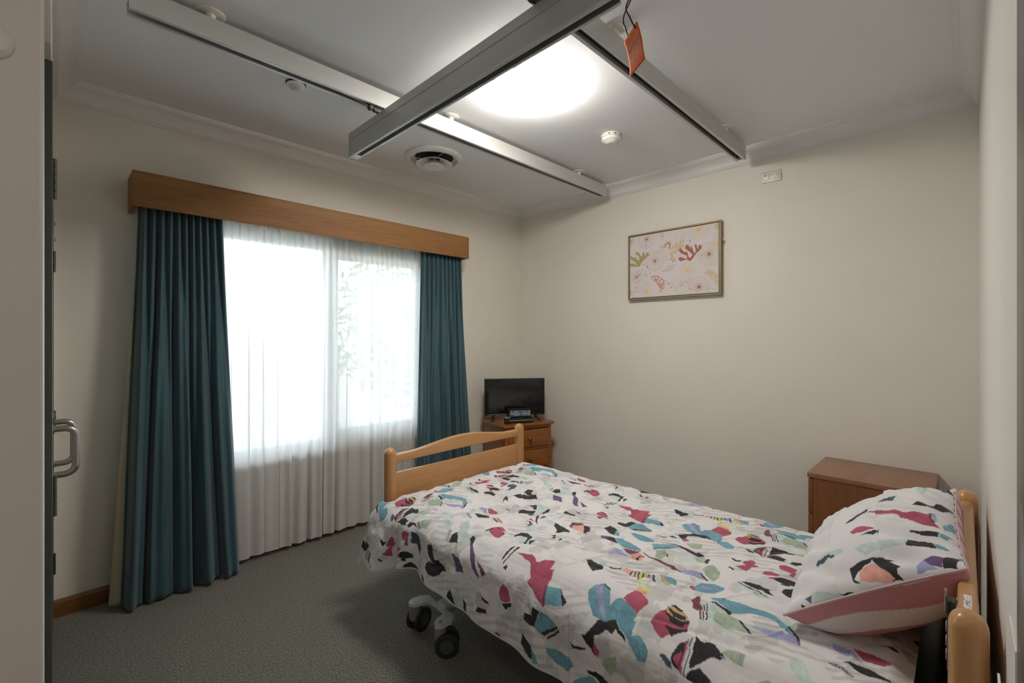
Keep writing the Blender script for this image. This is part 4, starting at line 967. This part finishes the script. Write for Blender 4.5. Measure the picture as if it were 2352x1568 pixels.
left = (Sg < s_top); dwn = np.clip((0.595-Zg)/0.29, 0, 1); topm = sstep(0.10, 0.0, dwn)
fl = sstep(1.72, 2.12, Yg)
Xn = Xg-np.where(left, 0.045*fl*dwn**0.8, 0)
# drape folds on the sides
fold = np.sin(Yg*21+2.0*vnoise(Yg*3, Yg*0, 4)*4)*0.5+np.sin(Yg*39+Sg*6+3*vnoise(Yg*4, Sg*2, 8))*0.35+1.3*vnoise(Yg*9, Sg*3, 12)
sgn = np.where(left, -1.0, 1.0)
Xn = Xn+sgn*dwn**1.2*0.020*fold*(0.5+0.8*sstep(1.0, 2.1, Yg))
Zn = Zg+0.018*dwn*vnoise(Yg*5, Sg*0, 21)
Zn = Zn+dwn*np.where(left, 0.035*sstep(0.7, 1.3, Yg)*sstep(1.95, 1.7, Yg)+0.030*sstep(1.35, 1.6, Yg)*sstep(1.97, 1.82, Yg)-0.015*sstep(1.85, 2.12, Yg), 0)
# soft loft and creases on top
Zn = Zn+topm*(0.016*fbm(Sg*3.2, Yg*2.6, 40, 3)+0.005*fbm(Sg*11+0.8*fbm(Sg*4, Yg*4, 3, 2), Yg*16, 44, 3))
cr_ = np.abs(vnoise(Sg*7+0.6*Yg, Yg*5, 60)); Zn = Zn-topm*0.005*np.exp(-(cr_/0.035)**2)
cr2 = np.abs(vnoise(Sg*5-1.2*Yg, Yg*7+Sg*2, 64)); Zn = Zn+topm*0.004*np.exp(-(cr2/0.03)**2)
nrm = dwn*(1-dwn)*4
Xn = Xn+sgn*nrm*(0.009*fbm(Sg*14, Yg*13, 70, 4)-0.007*np.exp(-(np.abs(vnoise(Yg*13, Sg*5, 77))/0.05)**2))
Zn = Zn+0.018*(1-Yg/2.1)*topm                       # slightly raised at the head
Zn = Zn-0.055*sstep(2.05, 2.128, Yg)*topm-0.02*sstep(0.13, 0.085, Yg)*topm
Yn = Yg+0.02*dwn*fl*np.where(left, 1, 0)+0.012*dwn*vnoise(Yg*6, Sg*3, 33)
# printed pattern: repeats every 0.69 m across and 1.39 m along the cloth
ppx = (1.295+(Sg-s_top)).ravel()*1000; ppy = Yg.ravel()*1000
jx = 4.5*vnoise(ppx/18, ppy/18, 90)+2.2*vnoise(ppx/5, ppy/22, 92); jy = 4.5*vnoise(ppx/18, ppy/18, 91)+2.2*vnoise(ppx/22, ppy/5, 93)
base = np.array([0.71, 0.70, 0.715])
colr = base*(1+0.05*vnoise(ppx/60, ppy/60, 95)[:, None])
wash = (fbm(ppx/95, ppy/130, 97, 2) > 0.07); st2 = np.sin((ppx*0.8+ppy*0.35+40*vnoise(ppx/120, ppy/120, 99))/4.2)
colr[wash & (st2 > 0.2)] *= 0.80
colr[(fbm(ppx/80, ppy/55, 101, 3) > 0.24)] *= np.array([0.82, 0.82, 0.81])
colr *= (1-0.16*np.clip(fbm(ppx/45, ppy/70, 107, 4)-0.1, 0, 1))[:, None]
mintp = fbm(ppx/60+9, ppy/80, 109, 3) > 0.42; colr[mintp] = colr[mintp]*0.6+np.array([0.50, 0.60, 0.58])*0.38
soft = 1+0.28*vnoise(ppx/22, ppy/22, 103)+0.18*vnoise(ppx/5, ppy/5, 104)
tiles = [(i*690, j*1390) for i in (-2, -1, 0, 1) for j in (-1, 0, 1)]
paint(colr, ppx+jx, ppy+jy, DUVET_PRINT, PAL, tiles, soft)
vein = (np.abs(vnoise(ppx/26, ppy/26, 201)) < 0.02) | (np.abs(vnoise(ppx/40+7, ppy/18, 202)) < 0.012)
inked = colr.min(1) < 0.45; colr[vein & inked] = colr[vein & inked]*0.72+0.02
hemw = (Sg.ravel() < 0.006); colr[hemw] = base*0.92
dv = empty('duvet', (1.748, 1.08, 0.548), 0, 'white duvet printed with torn-paper shapes in black, red and teal', 'duvet')
do = grid_object('printed_cover', np.stack([Xn-1.748, Yn-1.08, Zn-0.548], 2).reshape(-1, 3), NS, NY, M['print'], dv, np.clip(colr, 0.005, 0.95))
# plain underside, meeting the cover along the hem
W = np.stack([Xn-1.748, Yn-1.08, Zn-0.548], 2)
gu_ = np.gradient(W, axis=0); gv_ = np.gradient(W, axis=1); nm = np.cross(gu_, gv_); nm /= np.linalg.norm(nm, axis=2, keepdims=True)
if nm[NS//2, NY//2, 2] < 0: nm = -nm
bdist = np.minimum(np.minimum(Sg, SL-Sg), np.minimum(Yg-yy[0], yy[-1]-Yg))
Wb = (W-nm*(0.018*sstep(0, 0.03, bdist))[..., None])[::5, ::5]
M['duvet_back'] = mat('duvet_plain_back', (0.62, 0.60, 0.61), 0.8, var=0.02)
grid_object('underside', Wb.reshape(-1, 3), Wb.shape[0], Wb.shape[1], M['duvet_back'], dv)

# ------------------------------------------------------------------ pillow leaning on the headboard
pw = empty('pillow', (1.80, 0.18, 0.62), 0, 'plump pillow with matching print and pink striped underside against headboard', 'pillow')
#PILLOW_BEGIN
PI_ = 3.14159265
PA = {(0, 0): (1.405, 0.350, 0.650), (0, 1): (1.478, -0.004, 0.876), (1, 1): (2.150, 0.020, 0.893), (1, 0): (2.165, 0.350, 0.655)}
NP, NQ = 300, 230
pu, pv = np.meshgrid(0.5-0.5*np.cos(np.linspace(0, PI_, NP)), np.linspace(0, 1, NQ), indexing='ij')
c00, c01, c11, c10 = (np.array(PA[k]) for k in ((0, 0), (0, 1), (1, 1), (1, 0)))
a_ = pu*2-1; b_ = pv*2-1
pin = 0.045*(1-np.abs(b_)**2.2)*np.sign(a_)*np.abs(a_)**4; pinv = 0.05*(1-np.abs(a_)**2.2)*np.sign(b_)*np.abs(b_)**4
uq = np.clip(pu-pin*0.5, 0, 1)[..., None]; vq = np.clip(pv-pinv*0.5, 0, 1)[..., None]
base_ = (c00*(1-uq)+c10*uq)*(1-vq)+(c01*(1-uq)+c11*uq)*vq
eu = (c10+c11-c00-c01); ev = (c01+c11-c00-c10); nn = np.cross(eu, ev); nn = nn/np.linalg.norm(nn)
if nn[2] < 0: nn = -nn
dome = (np.clip(1-np.abs(a_)**2.3, 0, 1)**0.75)*(np.clip(1-np.abs(b_)**2.6, 0, 1)**0.62)
domb = (np.clip(1-np.abs(a_)**9, 0, 1)**0.5)*(np.clip(1-np.abs(b_)**3.0, 0, 1)**0.6)
wr = 0.010*fbm(pu*5, pv*9, 120, 3)+0.006*np.sin((pu*3+pv*1.2)*16+3*vnoise(pu*4, pv*4, 5))*(np.abs(b_) > 0.3)
edge = np.clip(1-dome*1.5, 0, 1)
topP = base_+nn*(0.112*dome+wr*np.clip(dome*2, 0, 1)+0.003+0.004*edge*np.sin(pu*70))[..., None]
botP = base_-nn*(0.128*domb+0.004*fbm(pu*6, pv*6, 130, 3)*np.clip(domb*2, 0, 1))[..., None]
#PILLOW_END
off_ = np.array([1.80, 0.18, 0.62])
tx = pu.ravel()*1000+6*vnoise(pu*45, pv*30, 140).ravel(); ty = pv.ravel()*1000+8*vnoise(pu*45, pv*30, 141).ravel()
pcx = base*(1+0.04*vnoise(pu*12, pv*9, 142).ravel()[:, None])
pst = (vnoise(pu*7, pv*4, 144).ravel() > 0.22) & (np.sin(pu.ravel()*120+pv.ravel()*40) > 0.3); pcx[pst] *= 0.90
paint(pcx, tx, ty, PILLOW_PRINT, PAL, ((0, 0),), 1+0.25*vnoise(pu*40, pv*30, 145).ravel())
grid_object('printed_front', (topP-off_).reshape(-1, 3), NP, NQ, M['print'], pw, np.clip(pcx, 0.005, 0.95))
bl_ = np.concatenate([np.zeros((1, NQ)), np.cumsum(np.linalg.norm(np.diff(botP, axis=0), axis=2), axis=0)], 0).ravel()
strp = np.sin(2*PI*(bl_+0.012*np.sin(pv.ravel()*6)+0.02*vnoise(pu*4, pv*3, 150).ravel())/0.112+0.2)
pb = np.where((strp > 0.0)[:, None], np.array([0.56, 0.25, 0.29]), np.array([0.72, 0.67, 0.66]))
bk = grid_object('striped_back', (botP-off_).reshape(-1, 3), NP, NQ, M['print'], pw, pb); tag(bk, 'dusty pink and white wavy striped underside')
loop = [base_[i, 0] for i in range(0, NP, 3)]+[base_[-1, j] for j in range(0, NQ, 3)]+[base_[i, -1] for i in range(NP-1, -1, -3)]+[base_[0, j] for j in range(NQ-1, -1, -3)]
MB().tube([tuple(q-off_) for q in loop], 0.0035, 6, True).build('edge_piping', mat('pillow_piping', (0.60, 0.42, 0.47), 0.8), pw)
# pen-like handset clip hanging between bed and headboard
hs = empty('bed_handset', (1.372, 0.0215, 0.69), 0, 'small dark bed handset with chrome clip hooked on headboard beside pillow', 'handset')
MB().prism(rounded_rect(0.034, 0.013, 0.005), 'z', 0, 0.150).build('body', M['black'], hs, bevel=0.002)
MB().prism(rounded_rect(0.012, 0.004, 0.0015, 3), 'z', 0.120, 0.168).xf(Matrix.Translation((0, 0.008, 0))).build('clip', M['steel'], hs)
for k in range(3): MB().box(-0.010, 0.010, 0.0062, 0.008, 0.020+k*0.030, 0.036+k*0.030).build('button', M['white'], hs, bevel=0.001)
# white leaflet holder on the wall at the right edge
lh = empty('leaflet_holder', (0.985, Y0, 0.70), 0, 'white leaflet holder on the glossy wall at bottom right', 'leaflet holder')
MB().box(-0.02, 0.10, 0, 0.003, 0, 0.26).build('back_plate', M['white'], lh, bevel=0.001)
MB().prism([(0.003, 0), (0.012, 0.01), (0.016, 0.16), (0.013, 0.16), (0.009, 0.012), (0.003, 0.004)], 'x', -0.02, 0.10).build('pocket', M['white'], lh)
